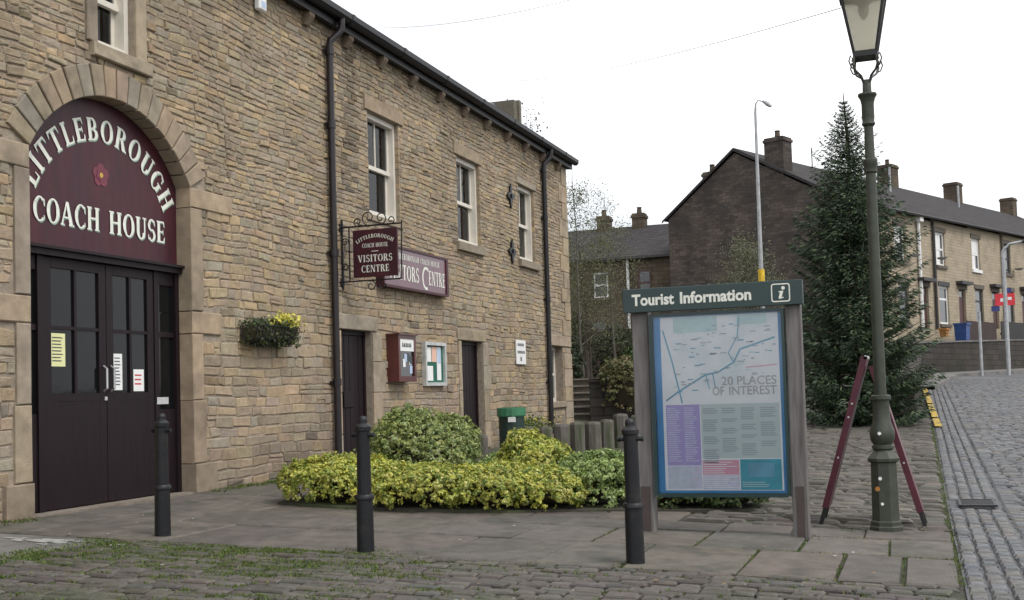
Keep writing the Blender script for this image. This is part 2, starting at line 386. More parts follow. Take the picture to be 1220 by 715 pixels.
# ground sheet
xs = [-400, -200, -100, -50, -25, -10]+list(np.arange(-4, 30, .5))+list(np.arange(30, 80, 2.5))+[90, 110, 140, 200, 300, 500, 900]
ys = [-900, -400, -200, -100, -50, -25]+list(np.arange(-14, 16, .5))+[18, 22, 28, 40, 60, 100, 200, 400, 900]
g = MB(); V = [(x, y, gz(x, y)-.035) for x in xs for y in ys]; ny = len(ys)
g.add(V, [(i*ny+j, (i+1)*ny+j, (i+1)*ny+j+1, i*ny+j+1) for i in range(len(xs)-1) for j in range(ny-1)])
ground = tag(g.build('ground', 'earth', smooth=True), kind='structure')

def sheet(name, x0, x1, y0, y1, dz, mt, dx=.5, dy=.5):
    X = np.linspace(x0, x1, max(2, int((x1-x0)/dx)+1)); Y = np.linspace(y0, y1, max(2, int((y1-y0)/dy)+1)); n = len(Y)
    b = MB().add([(x, y, gz(x, y)+dz) for x in X for y in Y], [(i*n+j, (i+1)*n+j, (i+1)*n+j+1, i*n+j+1) for i in range(len(X)-1) for j in range(n-1)])
    return tag(b.build(name, mt, smooth=True), kind='structure')

def paver(x0, x1, y0, y1, top, ch=.012, jx=.006, dome=0.0):
    """chamfered paving piece following the ground; returns verts, faces"""
    q = [(x0, y0), (x1, y0), (x1, y1), (x0, y1)]
    q = [(a+random.uniform(-jx, jx), b+random.uniform(-jx, jx)) for a, b in q]
    cx = sum(a for a, b in q)/4; cy = sum(b for a, b in q)/4
    tz = [random.uniform(-.004, .004) for _ in q]
    V = [(a, b, gz(a, b)-.05) for a, b in q]+[(a, b, gz(a, b)+top-ch+t) for (a, b), t in zip(q, tz)]
    for (a, b), t in zip(q, tz):
        dx, dy = cx-a, cy-b; l = math.hypot(dx, dy) or 1; k = ch*1.6/l
        V.append((a+dx*k, b+dy*k, gz(a, b)+top+t))
    F = [(0, 1, 5, 4), (1, 2, 6, 5), (2, 3, 7, 6), (3, 0, 4, 7), (4, 5, 9, 8), (5, 6, 10, 9), (6, 7, 11, 10), (7, 4, 8, 11)]
    if dome:
        V.append((cx, cy, gz(cx, cy)+top+dome)); F += [(8, 9, 12), (9, 10, 12), (10, 11, 12), (11, 8, 12)]
    else: F.append((8, 9, 10, 11))
    return V, F, (cx, cy)
def pieces(name, stuff_name, items, mt, parent, limit=300):
    """items: (V, F, centre3, tint, area); those that show largest become objects, the rest one stuff mesh"""
    sc_ = []
    for i, it in enumerate(items):
        p = depth_px(*it[2])
        if p is None or not (-25 < p[1] < 1245 and -25 < p[2] < 740): continue
        sc_.append((it[4]/p[0]**2, i))
    sc_.sort(reverse=True); top = set(i for _, i in sc_[:limit])
    rest = MB()
    for i, it in enumerate(items):
        if i in top: MB().add(it[0], it[1], it[3]).build(name, mt, parent, it[2])
        else: rest.add(it[0], it[1], it[3])
    if rest.v: tag(rest.build(stuff_name, mt, parent), kind='stuff')

# ------------------------------------------------------------------ flagstone pavement
FLAGC = [(a*.60, b*.58, c*.56) for a, b, c in [(.185, .168, .148), (.175, .16, .143), (.162, .148, .132), (.195, .175, .15), (.18, .158, .138), (.17, .158, .143)]]
pavement = sheet('pavement', 7.86, 27.2, -.22, 8.05, -.02, 'earth')
rows = [(7.88, 9.04), (9.04, 9.98), (9.98, 10.56), (10.56, 11.35), (11.35, 12.2), (12.2, 13.0), (13.0, 13.9), (13.9, 14.8), (14.8, 15.8), (15.8, 16.7), (16.7, 17.7), (17.7, 18.6)]
ycuts = {0: [-.2, .16, .58, 1.23, 2.05, 2.7, 3.55, 4.3, 5.2, 5.95, 6.8, 7.4, 8.02],
         1: [-.2, .28, .94, 1.75, 2.6, 3.3, 4.2, 4.95, 5.75, 6.6, 7.35, 8.02], 2: [-.2, .5, 1.1, 1.7, 2.5, 3.2, 4.0, 4.8, 5.6, 6.4, 7.2, 8.02]}
items = []
for r_, (xa, xb) in enumerate(rows):
    yc = ycuts.get(r_)
    if yc is None:
        yc = [2.2 if r_ > 2 else -.2]
        while yc[-1] < 7.4: yc.append(yc[-1]+random.uniform(.6, 1.05))
        yc.append(8.02)
    for a, b in zip(yc[:-1], yc[1:]):
        gp = .008
        V, F, c = paver(xa+gp, xb-gp, a+gp, b-gp, .004+random.uniform(-.006, .008), .012, .014)
        items.append((V, F, (c[0], c[1], gz(*c)), jit(random.choice(FLAGC), .1), (xb-xa)*(b-a)))
pieces('flagstone', 'flagstones', items, 'flag', pavement)

# concrete path by the coach doors, with a white lime stain
pc = MB(); pts = [(3.0, 4.55), (6.80, 6.50), (7.87, 6.37), (7.87, 8.05), (3.0, 8.05)]
V = [(x, y, gz(x, y)-.004) for x, y in pts]+[(x, y, gz(x, y)-.08) for x, y in pts]
pc.add(V, [(0, 1, 2, 3, 4), (0, 5, 6, 1), (1, 6, 7, 2), (2, 7, 8, 3)])
path = tag(pc.build('path', 'concrete'), kind='structure')
ls = MB()
for _ in range(46):                            # scuffed flecks of lime
    cx, cy = random.gauss(7.66, .07), random.gauss(6.85, .22); r_ = random.uniform(.012, .045); o = len(ls.v)
    V = [(cx+r_*random.uniform(.5, 1.2)*math.cos(a), cy+r_*1.8*random.uniform(.5, 1.2)*math.sin(a)) for a in np.linspace(0, 2*math.pi, 9)[:-1]]
    ls.add([(x, y, gz(x, y)+.0005+.0003*(_ % 8)) for x, y in V], [tuple(range(8))])
tag(ls.build('lime_stain', 'lime_stain', path), kind='stuff')

# ------------------------------------------------------------------ yard setts in the foreground (rows run with the kerb edge)
yard = sheet('yard', 2.5, 7.88, -.24, 7.0, -.022, 'earth')
SETC = [(a*.66, b*.65, c*.65) for a, b, c in [(.125, .108, .093), (.105, .094, .083), (.145, .125, .108), (.12, .112, .10), (.10, .084, .075), (.14, .128, .11)]]
items = []; SETJ = []; x = 7.86
while x > 2.6:
    w = random.uniform(.088, .118); y = -.22+random.uniform(0, .1)
    while y < 6.9:
        l = random.uniform(.13, .25)
        lim = 6.36 if x > 6.8 else 6.5-(6.8-x)*.52
        if y+l > lim: break
        V, F, c = paver(x-w+.007, x-.007, y+.007, y+l-.007, .002+random.uniform(-.012, .008), .011, .009, .002)
        items.append((V, F, (c[0], c[1], gz(*c)), jit(random.choice(SETC), .14), w*l)); SETJ += [(x, y+l/2), (x-w/2, y)]; y += l
    x -= w
pieces('sett', 'setts', items, 'sett', yard)

# rough stone paving behind the sign
back = sheet('rough_paving', 10.56, 26, -.22, 2.2, -.012, 'earth')
RC = [(.10, .088, .073), (.088, .078, .066), (.11, .098, .084), (.08, .072, .063)]
items = []; x = 10.58
while x < 25.5:
    w = random.uniform(.13, .22); y = -.2
    while y < 2.15:
        l = min(random.uniform(.18, .5), 2.18-y)
        if l < .06: break
        V, F, c = paver(x+.012, x+w-.012, y+.012, y+l-.012, .01+random.uniform(-.015, .02), .025, .018, .01)
        items.append((V, F, (c[0], c[1], gz(*c)), jit(random.choice(RC), .14), w*l)); y += l
    x += w
pieces('paving_stone', 'paving_stones', items, 'flag', back)

# the setted road with its gutter course
road = sheet('road', 2.5, 140, -9, -.22, -.008, 'asphalt', 1.0, 1.0)
ROC = [(.088, .091, .098), (.074, .077, .084), (.106, .105, .107), (.060, .062, .068), (.088, .083, .078), (.098, .09, .082)]
def dgx(xa, xb, ya, yb): return xb > 12.60 and xa < 13.24 and yb > -.72 and ya < -.31
items = []
for k in range(4):
    ya = -.23-.125*(k+1)
    x = 3.0+.1*(k % 2)
    while x < 44:
        l = random.uniform(.15, .25)
        if dgx(x, x+l, ya, ya+.125): x += l; continue
        V, F, c = paver(x+.009, x+l-.009, ya+.009, ya+.125-.009, .016+random.uniform(-.008, .008), .018, .006, .006)
        items.append((V, F, (c[0], c[1], gz(*c)), jit(random.choice(ROC), .12), l*.12)); x += l
pieces('gutter_sett', 'gutter_setts', items, 'road_sett', road)
items = []; x = 3.0
while x < 44:
    w = random.uniform(.115, .15); y = -.745
    while y > -5.5:
        l = random.uniform(.16, .27)
        V, F, c = paver(x+.009, x+w-.009, y-l+.009, y-.009, .016+random.uniform(-.01, .01), .02, .008, .006)
        items.append((V, F, (c[0], c[1], gz(*c)), jit(random.choice(ROC), .2), w*l)); y -= l
    x += w
pieces('road_sett', 'road_setts', items, 'road_sett', road)
# drain grate in the gutter and yellow line on the kerb further up
dx0, dx1, dy0, dy1 = 12.62, 13.22, -.70, -.33; dz = gz(12.9, -.5)
dg = thing('drain_grate', (12.92, -.515, dz), 'small dark iron drain grate set in the gutter setts', 'drain')
b = MB()
for p_, q_ in (((dx0, dy0, dz+.012), (dx1, dy0+.03, dz+.030)), ((dx0, dy1-.03, dz+.012), (dx1, dy1, dz+.030)), ((dx0-.02, dy0, dz+.011), (dx0+.02, dy1, dz+.029)), ((dx1-.02, dy0, dz+.011), (dx1+.02, dy1, dz+.029))): b.box(p_, q_)
b.build('rim', 'iron', dg)
for i in range(8):
    xx = dx0+.035+i*.068; MB().box((xx, dy0+.03, dz+.008), (xx+.034, dy1-.03, dz+.026)).build('bar', 'iron', dg)
yl = MB(); prev = None
for i, x in enumerate(np.arange(23.2, 40, .2)):
    if (i % 23) in (11,): prev = None; continue
    yy = -.25+.012*(x-23.2); P = [(x, yy, gz(x, yy)+.040), (x, yy-.13, gz(x, yy)+.036)]
    if prev: yl.add(prev+P, [(0, 1, 3, 2)])
    prev = P
tag(yl.build('painted_line', 'yellow_paint', road), kind='structure')

# ------------------------------------------------------------------ coach house
CH = thing('coach_house', (15, DW, 0), 'long sandstone coach house with arched coach doors, sash windows and black gutters', 'building')
X0, X1, EAVE = 2.0, 27.0, 6.72
ACX, AHW, ASP, ARISE = 10.08, 1.30, 3.62, .76
AR = (AHW**2+ARISE**2)/(2*ARISE); ACZ = ASP+ARISE-AR
def arch_z(x, ro=0.0):
    d = abs(x-ACX); r = AR+ro
    return ACZ+math.sqrt(max(0, r*r-d*d)) if d < r else -9
OPEN = [  # x0, x1, z0, z1, depth
    (9.80, 10.42, 4.92, 6.05, .16), (16.15, 17.28, 3.98, 5.64, .14), (19.84, 21.03, 3.96, 5.62, .14), (23.36, 24.45, 3.98, 5.64, .14),
    (15.06, 16.10, .02, 2.10, .12), (19.80, 20.92, .02, 2.08, .12), (25.30, 26.32, .82, 2.14, .22)]
# wall core with real openings
cx_ = sorted({X0, X1, ACX-AHW, ACX+AHW}|{o[0] for o in OPEN}|{o[1] for o in OPEN}); cz_ = sorted({-.3, EAVE, ASP}|{o[2] for o in OPEN}|{o[3] for o in OPEN})
YF = DW+.006
core = MB()
for xa, xb in zip(cx_[:-1], cx_[1:]):
    for za, zb in zip(cz_[:-1], cz_[1:]):
        xm, zm = (xa+xb)/2, (za+zb)/2
        if any(o[0] < xm < o[1] and o[2] < zm < o[3] for o in OPEN): continue
        if ACX-AHW < xm < ACX+AHW:
            if zm < ASP: continue
            n = max(2, int((xb-xa)/.06))
            for i in range(n):
                p, q = xa+(xb-xa)*i/n, xa+(xb-xa)*(i+1)/n
                lp, lq = max(za, min(zb, arch_z(p))), max(za, min(zb, arch_z(q)))
                if min(lp, lq) < zb-1e-4: core.add([(p, YF, lp), (q, YF, lq), (q, YF, zb), (p, YF, zb)], [(0, 1, 2, 3)])
        else: core.add([(xa, YF, za), (xb, YF, za), (xb, YF, zb), (xa, YF, zb)], [(0, 1, 2, 3)])
for xa, xb, za, zb, d in OPEN:
    y2 = YF+.32
    core.add([(xa, YF, za), (xa, y2, za), (xa, y2, zb), (xa, YF, zb)], [(0, 1, 2, 3)]); core.add([(xb, YF, za), (xb, y2, za), (xb, y2, zb), (xb, YF, zb)], [(3, 2, 1, 0)])
    core.add([(xa, YF, zb), (xb, YF, zb), (xb, y2, zb), (xa, y2, zb)], [(0, 1, 2, 3)]); core.add([(xa, YF, za), (xb, YF, za), (xb, y2, za), (xa, y2, za)], [(3, 2, 1, 0)])
# other walls
YB = DW+7.5
core.add([(X1, YF, -.3), (X1, YB, -.3), (X1, YB, EAVE), (X1, (YF+YB)/2, EAVE+2.3), (X1, YF, EAVE)], [(0, 1, 2, 3, 4)])
core.add([(X0, YF, -.3), (X0, YB, -.3), (X0, YB, EAVE), (X0, (YF+YB)/2, EAVE+2.3), (X0, YF, EAVE)], [(4, 3, 2, 1, 0)])
core.add([(X0, YB, -.3), (X1, YB, -.3), (X1, YB, EAVE), (X0, YB, EAVE)], [(3, 2, 1, 0)])
core.build('wall_core', 'mortar', CH)

TAN = [(a*.85+.058, b*.85+.043, c*.82+.026) for a, b, c in [(.325, .255, .175), (.30, .24, .17), (.34, .265, .175), (.285, .235, .175), (.305, .23, .15), (.27, .225, .168), (.275, .24, .195), (.365, .275, .17), (.245, .20, .15), (.31, .25, .185), (.29, .225, .165)]]
DRC = [(.33, .265, .185), (.335, .27, .195), (.345, .27, .18), (.305, .24, .165), (.29, .245, .19)]
def wob(x, z): return .013*math.sin(1.1*x+2.3*z)+.009*math.sin(2.9*x-1.7*z+1)+.006*math.sin(6.1*x+3.3*z+2)
def stone_piece(x0, x1, z0, z1, proud, tint, y=DW, back=.05, j=.012, ch=.009):
    q = [(x0, z0), (x1, z0), (x1, z1), (x0, z1)]
    q = [(a+random.uniform(-j, j), b+random.uniform(-j, j)+(wob(a, b) if j > .005 else 0)) for a, b in q]
    cx = sum(a for a, b in q)/4; cz = sum(b for a, b in q)/4
    V = [(a, y+back, b) for a, b in q]+[(a, y-proud+ch+random.uniform(-.003, .003), b) for a, b in q]
    for a, b in q:
        dx, dz = cx-a, cz-b
        V.append((a+math.copysign(min(ch*1.3, abs(dx)), dx), y-proud+random.uniform(-.005, .004), b+math.copysign(min(ch*1.3, abs(dz)), dz)))
    V.append((cx+random.uniform(-.02, .02), y-proud-random.uniform(-.003, .003), cz))
    F = [(0, 1, 5, 4), (1, 2, 6, 5), (2, 3, 7, 6), (3, 0, 4, 7), (4, 5, 9, 8), (5, 6, 10, 9), (6, 7, 11, 10), (7, 4, 8, 11), (8, 9, 12), (9, 10, 12), (10, 11, 12), (11, 8, 12)]
    return V, F, (cx, y, cz), tint, (x1-x0)*(z1-z0)
# dressed pieces first (their outlines are kept free of rubble)
KEEP = []
def dressed(name, x0, x1, z0, z1, proud=.03, keep=True, label=None, tint=None, back=.3, j=.003):
    p = stone_piece(x0, x1, z0, z1, max(proud, .028), tint or jit(random.choice(DRC), .08), back=back, j=j, ch=.008)
    o = MB().add(p[0], p[1], p[3]).build(name, 'dressed', CH, p[2])
    if label: o['label'] = label
    if keep: KEEP.append((x0-.004, x1+.004, z0-.004, z1+.004))
    return o
for xa, xb, za, zb, d in OPEN: KEEP.append((xa, xb, za, zb))
# jambs of the coach arch: tall stones and long bonders; each goes back into the reveal
for sgn in (1, -1):
    xe = ACX+sgn*AHW
    for (za, zb, w) in ((.0, .34, .42), (.35, 1.09, .25), (1.10, 1.88, .22), (1.89, 2.15, .60), (2.16, 3.39, .23), (3.40, 3.63, .88)):
        if sgn < 0: w = w*.85
        dressed('jamb_stone', xe if sgn > 0 else xe-w, xe+w if sgn > 0 else xe, za, zb, .02 if zb > .4 else .05, tint=(.24, .19, .14) if zb < .4 else None, back=.36)
# voussoirs
nv = 18; th0 = math.asin(AHW/AR)
for i in range(nv):
    a0 = -th0+2*th0*i/nv+.006; a1 = -th0+2*th0*(i+1)/nv-.006; pr = .03+random.uniform(-.004, .006)
    V = []
    for yy, e in ((DW+.34, 0), (DW-pr+.008, 0), (DW-pr, .008)):
        ed = e/AR
        for a, r in ((a0+ed, AR+e), (a1-ed, AR+e), (a1-ed, AR+.335-e), (a0+ed, AR+.335-e)):
            V.append((ACX+r*math.sin(a), yy, ACZ+r*math.cos(a)))
    F = [(0, 1, 5, 4), (1, 2, 6, 5), (2, 3, 7, 6), (3, 0, 4, 7), (4, 5, 9, 8), (5, 6, 10, 9), (6, 7, 11, 10), (7, 4, 8, 11), (8, 9, 10, 11)]
    am = (a0+a1)/2
    MB().add(V, F, jit(random.choice(DRC+[(.29, .25, .205), (.27, .22, .16)]), .16)).build('voussoir', 'dressed', CH, (ACX+(AR+.17)*math.sin(am), DW, ACZ+(AR+.17)*math.cos(am)))
# windows: lintels, sills, jambs
dressed('sill', 9.68, 10.66, 4.765, 4.915, .07, tint=(.33, .275, .20)); dressed('jamb_stone', 9.63, 9.795, 4.92, 6.05, .03); dressed('jamb_stone', 10.425, 10.61, 4.92, 6.05, .03); dressed('lintel', 9.6, 10.65, 6.055, 6.3, .02)
dressed('lintel', 16.02, 17.44, 5.645, 5.89, .02); dressed('lintel', 19.70, 21.12, 5.625, 5.86, .018); dressed('lintel', 23.24, 24.56, 5.645, 5.80, .015)
dressed('sill', 19.72, 21.10, 3.795, 3.955, .08, tint=(.25, .21, .16)); dressed('sill', 23.26, 24.62, 3.815, 3.975, .08, tint=(.25, .21, .16)); dressed('sill', 16.05, 17.36, 3.87, 3.975, .025, tint=(.27, .22, .16))
# small doors: lintels and jambs
dressed('lintel', 14.92, 16.28, 2.105, 2.33, .02); dressed('lintel', 19.62, 21.1, 2.085, 2.30, .02)
for (x0, x1, sides) in ((16.105, 16.42, 1), (14.86, 15.055, 0), (20.925, 21.22, 1), (19.66, 19.795, 0)):
    z = .0
    for h in (.52, .62, .48, .455): dressed('jamb_stone', x0, x1+(.12 if sides and h == .48 else 0), z, z+h-.006, .016, back=.2); z += h
# window by the far corner and the corner quoins
dressed('lintel', 25.2, 26.98, 2.145, 2.40, .016); dressed('sill', 25.25, 26.4, .68, .815, .06, tint=(.27, .22, .16))
z = 0; k = 0
while z < EAVE-.15:
    h = random.uniform(.30, .46); zt = min(z+h, EAVE-.1)
    if not (z < 2.40 and zt > 2.13):
        w = .42 if k % 2 else .66
        if z < 2.15: w = .62
        dressed('quoin', 27.0-w, 27.012, z, zt-.008, .016)
    else:
        zt = 2.405
    z = zt+.0; k += 1
# rubble courses
items = []
z = -.06
while z < EAVE-.03:
    h = random.uniform(.11, .19) if z < 2.0 else (random.uniform(.075, .13) if z < 3.4 else random.uniform(.062, .105))
    if z+h > EAVE-.02: h = EAVE-.01-z
    x = X0+random.uniform(0, .3)
    while x < X1:
        l = random.uniform(.16, .44) if z < 2.2 else random.choice((random.uniform(.08, .18), random.uniform(.12, .28), random.uniform(.18, .36)))
        if z < 2.2 and random.random() < .12: l = random.uniform(.1, .18)
        xe = min(x+l, X1)
        segs = [(x, xe)]
        for (a, b, c, d) in KEEP:
            if min(d, z+h)-max(c, z) > .28*h:
                ns = []
                for (p, q) in segs:
                    if b <= p or a >= q: ns.append((p, q)); continue
                    if p < a: ns.append((p, a))
                    if q > b: ns.append((b, q))
                segs = ns
        for (p, q) in segs:
            if q-p < .05: continue
            xm = (p+q)/2; zm = z+h/2
            if ACX-AHW < xm < ACX+AHW and zm < ASP+.05: continue
            if math.hypot(xm-ACX, zm-ACZ) < AR+.335-.02 and zm > ASP-.1: continue
            t = jit(random.choice(TAN), .11)
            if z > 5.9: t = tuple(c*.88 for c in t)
            if 15.25 < xm < 15.75 and z > 4.2 and random.random() < .85: t = tuple(c*.55 for c in t)       # soot run below a leaking gutter joint
            pt_ = 1+.10*math.sin(.9*xm+1.3*z+.5)*math.sin(1.7*z-.6*xm)+.07*math.sin(2.7*xm+.4*z)*math.sin(3.1*z+1.1*xm)
            if z < 1.2: t = (t[0]*.95, t[1]*.95, t[2]*1.0)
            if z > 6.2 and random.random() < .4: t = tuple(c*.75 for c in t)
            if random.random() < .04: t = tuple(c*.62 for c in t)
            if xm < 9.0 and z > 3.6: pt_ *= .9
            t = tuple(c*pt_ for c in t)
            if z < .35: t = tuple(c*.82 for c in t)
            zz0, zz1 = z+.006, z+h-.006
            if h > .125 and random.random() < .22 and q-p > .12:       # two thin stones in one course
                zc = z+h*random.uniform(.4, .6)
                items.append(stone_piece(p+.006, q-.006, zz0, zc-.005, random.uniform(.0, .022), t))
                items.append(stone_piece(p+.006, q-.006, zc+.005, zz1, random.uniform(.0, .022), jit(t, .1)))
            else:
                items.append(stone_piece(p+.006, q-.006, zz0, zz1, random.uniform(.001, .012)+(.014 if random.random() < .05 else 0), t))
        x = xe
    z += h
# small stones on the window reveals that face the camera
for xa, xb, za, zb, d in OPEN[1:4]:
    zz = za
    while zz < zb-.03:
        h = min(random.uniform(.09, .14), zb-zz)
        b_ = MB().box((xb-.012, DW+.0, zz+.005), (xb+.03, DW+.068, zz+h-.005)); items.append((b_.v, b_.f, (xb, DW, zz), jit(random.choice(TAN), .13), .001)); zz += h
pieces('stone', 'rubble_stones', items, 'stone', CH)

# sash windows
wg = bpy.data.materials.new('window_glass'); wg.use_nodes = True; t = wg.node_tree; t.nodes.clear()
o_ = N(t, 'ShaderNodeOutputMaterial'); tr = N(t, 'ShaderNodeBsdfTransparent'); tr.inputs['Color'].default_value = (.82, .84, .85, 1); gl = N(t, 'ShaderNodeBsdfGlossy'); gl.inputs['Roughness'].default_value = .03
ms = N(t, 'ShaderNodeMixShader'); fr_ = N(t, 'ShaderNodeFresnel'); fr_.inputs['IOR'].default_value = 1.45
nz = N(t, 'ShaderNodeTexNoise'); nz.inputs['Scale'].default_value = 2; bp = N(t, 'ShaderNodeBump'); bp.inputs['Strength'].default_value = .05; t.links.new(nz.outputs['Fac'], bp.inputs['Height']); t.links.new(bp.outputs[0], gl.inputs['Normal'])
t.links.new(fr_.outputs[0], ms.inputs[0]); t.links.new(tr.outputs[0], ms.inputs[1]); t.links.new(gl.outputs[0], ms.inputs[2]); t.links.new(ms.outputs[0], o_.inputs['Surface']); MATS['window_glass'] = wg
mat('curtain', (.8, .8, .78), .9, nscale=3, namt=.2, stretch=(14, 14, .6)); mat('room', (.03, .028, .026), .9)
def sash(x0, x1, z0, z1, yr, cur=.45):
    w = MB(); f = .07; yb = yr+.17
    w.box((x0, yr, z0), (x0+f, yb, z1)); w.box((x1-f, yr, z0), (x1, yb, z1)); w.box((x0+f, yr+.001, z1-.08), (x1-f, yb, z1)); w.box((x0+f, yr-.02, z0), (x1-f, yb, z0+.07))
    o = w.build('window', 'white_paint', CH, ((x0+x1)/2, yr, z0))
    zm = z0+(z1-z0)*.47; i = .05; ys = yr+.10
    xm = (x0+x1)/2; up_ = MB(); up_.box((x0+f, ys-.03, zm), (x1-f, ys+.03, zm+.065))
    up_.box((x0+f, ys-.01, zm+.065), (x0+f+i, ys+.03, z1-.08)); up_.box((x1-f-i, ys-.01, zm+.065), (x1-f, ys+.03, z1-.08)); up_.box((xm-.014, ys-.01, zm+.065), (xm+.014, ys+.03, z1-.08))
    up_.build('sash', 'white_paint', o)
    lo = MB(); lo.box((x0+f, ys+.031, z0+.07), (x0+f+i, ys+.06, zm)); lo.box((x1-f-i, ys+.031, z0+.07), (x1-f, ys+.06, zm)); lo.box((x0+f+i, ys+.032, z0+.07), (x1-f-i, ys+.06, z0+.12)); lo.build('sash', 'white_paint', o)
    boxpart('pane', (x0+f+i, ys+.008, zm+.065), (xm-.014, ys+.014, z1-.08), 'window_glass', o); boxpart('pane', (xm+.014, ys+.008, zm+.065), (x1-f-i, ys+.014, z1-.08), 'window_glass', o)
    boxpart('pane', (x0+f+i, ys+.042, z0+.12), (x1-f-i, ys+.048, zm), 'window_glass', o)
    boxpart('room_back', (x0+.01, ys+.30, z0+.01), (x1+.3, ys+.32, z1-.01), 'room', o)
    c = MB(); n = 14; xa, xb = x0+f+.02, x0+f+(x1-x0-2*f)*cur
    V = [(xa+(xb-xa)*k/n, ys+.085+.015*math.sin(k*1.9), z) for k in range(n+1) for z in (z0+.1, z1-.05)]
    c.add(V, [(2*k, 2*k+2, 2*k+3, 2*k+1) for k in range(n)]); c.build('curtain', 'curtain', o)
    return o
for (xa, xb, za, zb, d), cu_ in zip(OPEN[1:4], (.5, .42, .3)): sash(xa+.004, xb-.004, za+.004, zb-.004, DW+.07, cu_)
sash(9.804, 10.416, 4.924, 6.046, DW+.08, .4)
# far ground-floor window
xa, xb, za, zb, d = OPEN[6]
w = MB(); yr = DW+.2
w.box((xa, yr, za), (xa+.09, yr+.07, zb)); w.box((xb-.09, yr, za), (xb, yr+.07, zb)); w.box((xa+.09, yr, zb-.09), (xb-.09, yr+.07, zb)); w.box((xa+.09, yr, za), (xb-.09, yr+.07, za+.09)); w.box((xa+.09, yr+.01, 1.45), (xb-.09, yr+.07, 1.5))
o = w.build('window', 'white_paint', CH, (xa, yr, za)); boxpart('pane', (xa+.09, yr+.03, za+.09), (xb-.09, yr+.036, 1.45), 'glass', o); boxpart('pane', (xa+.09, yr+.03, 1.5), (xb-.09, yr+.036, zb-.09), 'glass', o)

# boarded side doors
for (xa, xb, zb) in ((15.06, 16.10, 2.10), (19.80, 20.92, 2.08)):
    yr = DW+.11; fr = MB(); fr.box((xa+.002, yr, .0), (xa+.06, yr+.08, zb-.004)); fr.box((xb-.06, yr, 0), (xb-.002, yr+.08, zb-.004)); fr.box((xa+.06, yr, zb-.07), (xb-.06, yr+.08, zb-.004))
    d_ = fr.build('door', 'door_maroon', CH, ((xa+xb)/2, yr, 0))
    nb = 6; wb = (xb-xa-.12)/nb
    for i in range(nb): MB().box((xa+.06+i*wb+.006, yr+.018+random.uniform(0, .006), .02), (xa+.06+(i+1)*wb-.006, yr+.05, zb-.075), ch=.006).build('board', 'door_maroon', d_)
    boxpart('backing', (xa+.06, yr+.052, .02), (xb-.06, yr+.07, zb-.075), 'gutter_black', d_)
    boxpart('handle', (xa+.17, yr-.01, .98), (xa+.20, yr+.014, 1.16), 'steel', d_)
    if xa < 16: boxpart('letter_plate', (xa+.3, yr-.006, .92), (xa+.62, yr+.014, 1.16), 'door_maroon', d_, ch=.004)

# coach doors in the arch
YD = DW+.18
t_ = MB(); t_.box((ACX-AHW+.002, YD-.07, 2.60), (ACX+AHW+.0, YD+.1, 2.70)); t_.box((ACX-AHW+.002, YD-.11, 2.665), (ACX+AHW+.02, YD-.07, 2.695)); df = t_.build('door_frame', 'door_maroon', CH, (ACX, YD, 0))
for xa, xb, y_ in ((ACX-AHW+.002, ACX-AHW+.09, -.02), (ACX+AHW-.07, ACX+AHW-.002, -.02), (9.08, 9.165, -.01), (10.925, 11.0, -.01)): boxpart('frame_post', (xa, YD+y_, .02), (xb, YD+.1, 2.598), 'door_maroon', df)
def leaf(x0, x1, hx):
    st = .11; dm = MB(); xm = (x0+x1)/2
    for a, b in ((x0, x0+st), (x1-st, x1)): dm.box((a, YD, .03), (b, YD+.05, 2.595), ch=.004)
    for za, zb in ((.03, .12), (1.12, 1.20), (2.49, 2.595)): dm.box((x0+st, YD+.001, za), (x1-st, YD+.05, zb))
    dm.box((xm-.018, YD+.004, 1.20), (xm+.018, YD+.05, 2.49)); dm.box((x0+st, YD+.006, 1.86), (xm-.018, YD+.05, 1.895)); dm.box((xm+.018, YD+.006, 1.86), (x1-st, YD+.05, 1.895))
    d = dm.build('door', 'door_maroon', CH, (xm, YD, 0))
    boxpart('panel', (x0+st-.001, YD+.004, .12), (x1-st+.001, YD+.04, 1.12), 'door_maroon', d)
    for a, b in ((x0+st, xm-.018), (xm+.018, x1-st)):
        for za, zb in ((1.20, 1.86), (1.895, 2.49)): boxpart('pane', (a, YD+.026, za), (b, YD+.032, zb), 'door_glass', d)
    h = MB(); h.tube([(hx, YD-.005, 1.22), (hx, YD-.05, 1.25), (hx, YD-.05, 1.46), (hx, YD-.005, 1.49)], .013, 8); h.build('handle', 'steel', d)
    return d
d1 = leaf(9.17, 10.105, 10.05); d2 = leaf(10.115, 10.92, 10.17)
boxpart('lock', (10.06, YD-.012, 1.12), (10.1, YD+.0, 1.16), 'steel', d1)
for a, b in ((8.87, 9.08), (11.0, 11.31)):
    boxpart('rail', (a, YD+.01, 1.84), (b, YD+.05, 1.9), 'door_maroon', df); boxpart('rail', (a, YD+.01, 2.45), (b, YD+.05, 2.598), 'door_maroon', df)
    o = df; boxpart('side_panel', (a, YD+.01, .03), (b, YD+.05, 1.0), 'door_maroon', df); boxpart('pane', (a, YD+.03, 1.0), (b, YD+.036, 1.84), 'door_glass', o); boxpart('pane', (a, YD+.03, 1.9), (b, YD+.036, 2.45), 'door_glass', o)
boxpart('threshold', (ACX-AHW, DW-.02, -.05), (ACX+AHW, DW+.34, .018), 'dressed', CH, tint=(.2, .17, .14))
boxpart('porch_back', (ACX-AHW-.05, YD+.12, 0), (ACX+AHW+.05, YD+.16, 4.5), 'gutter_black', CH)

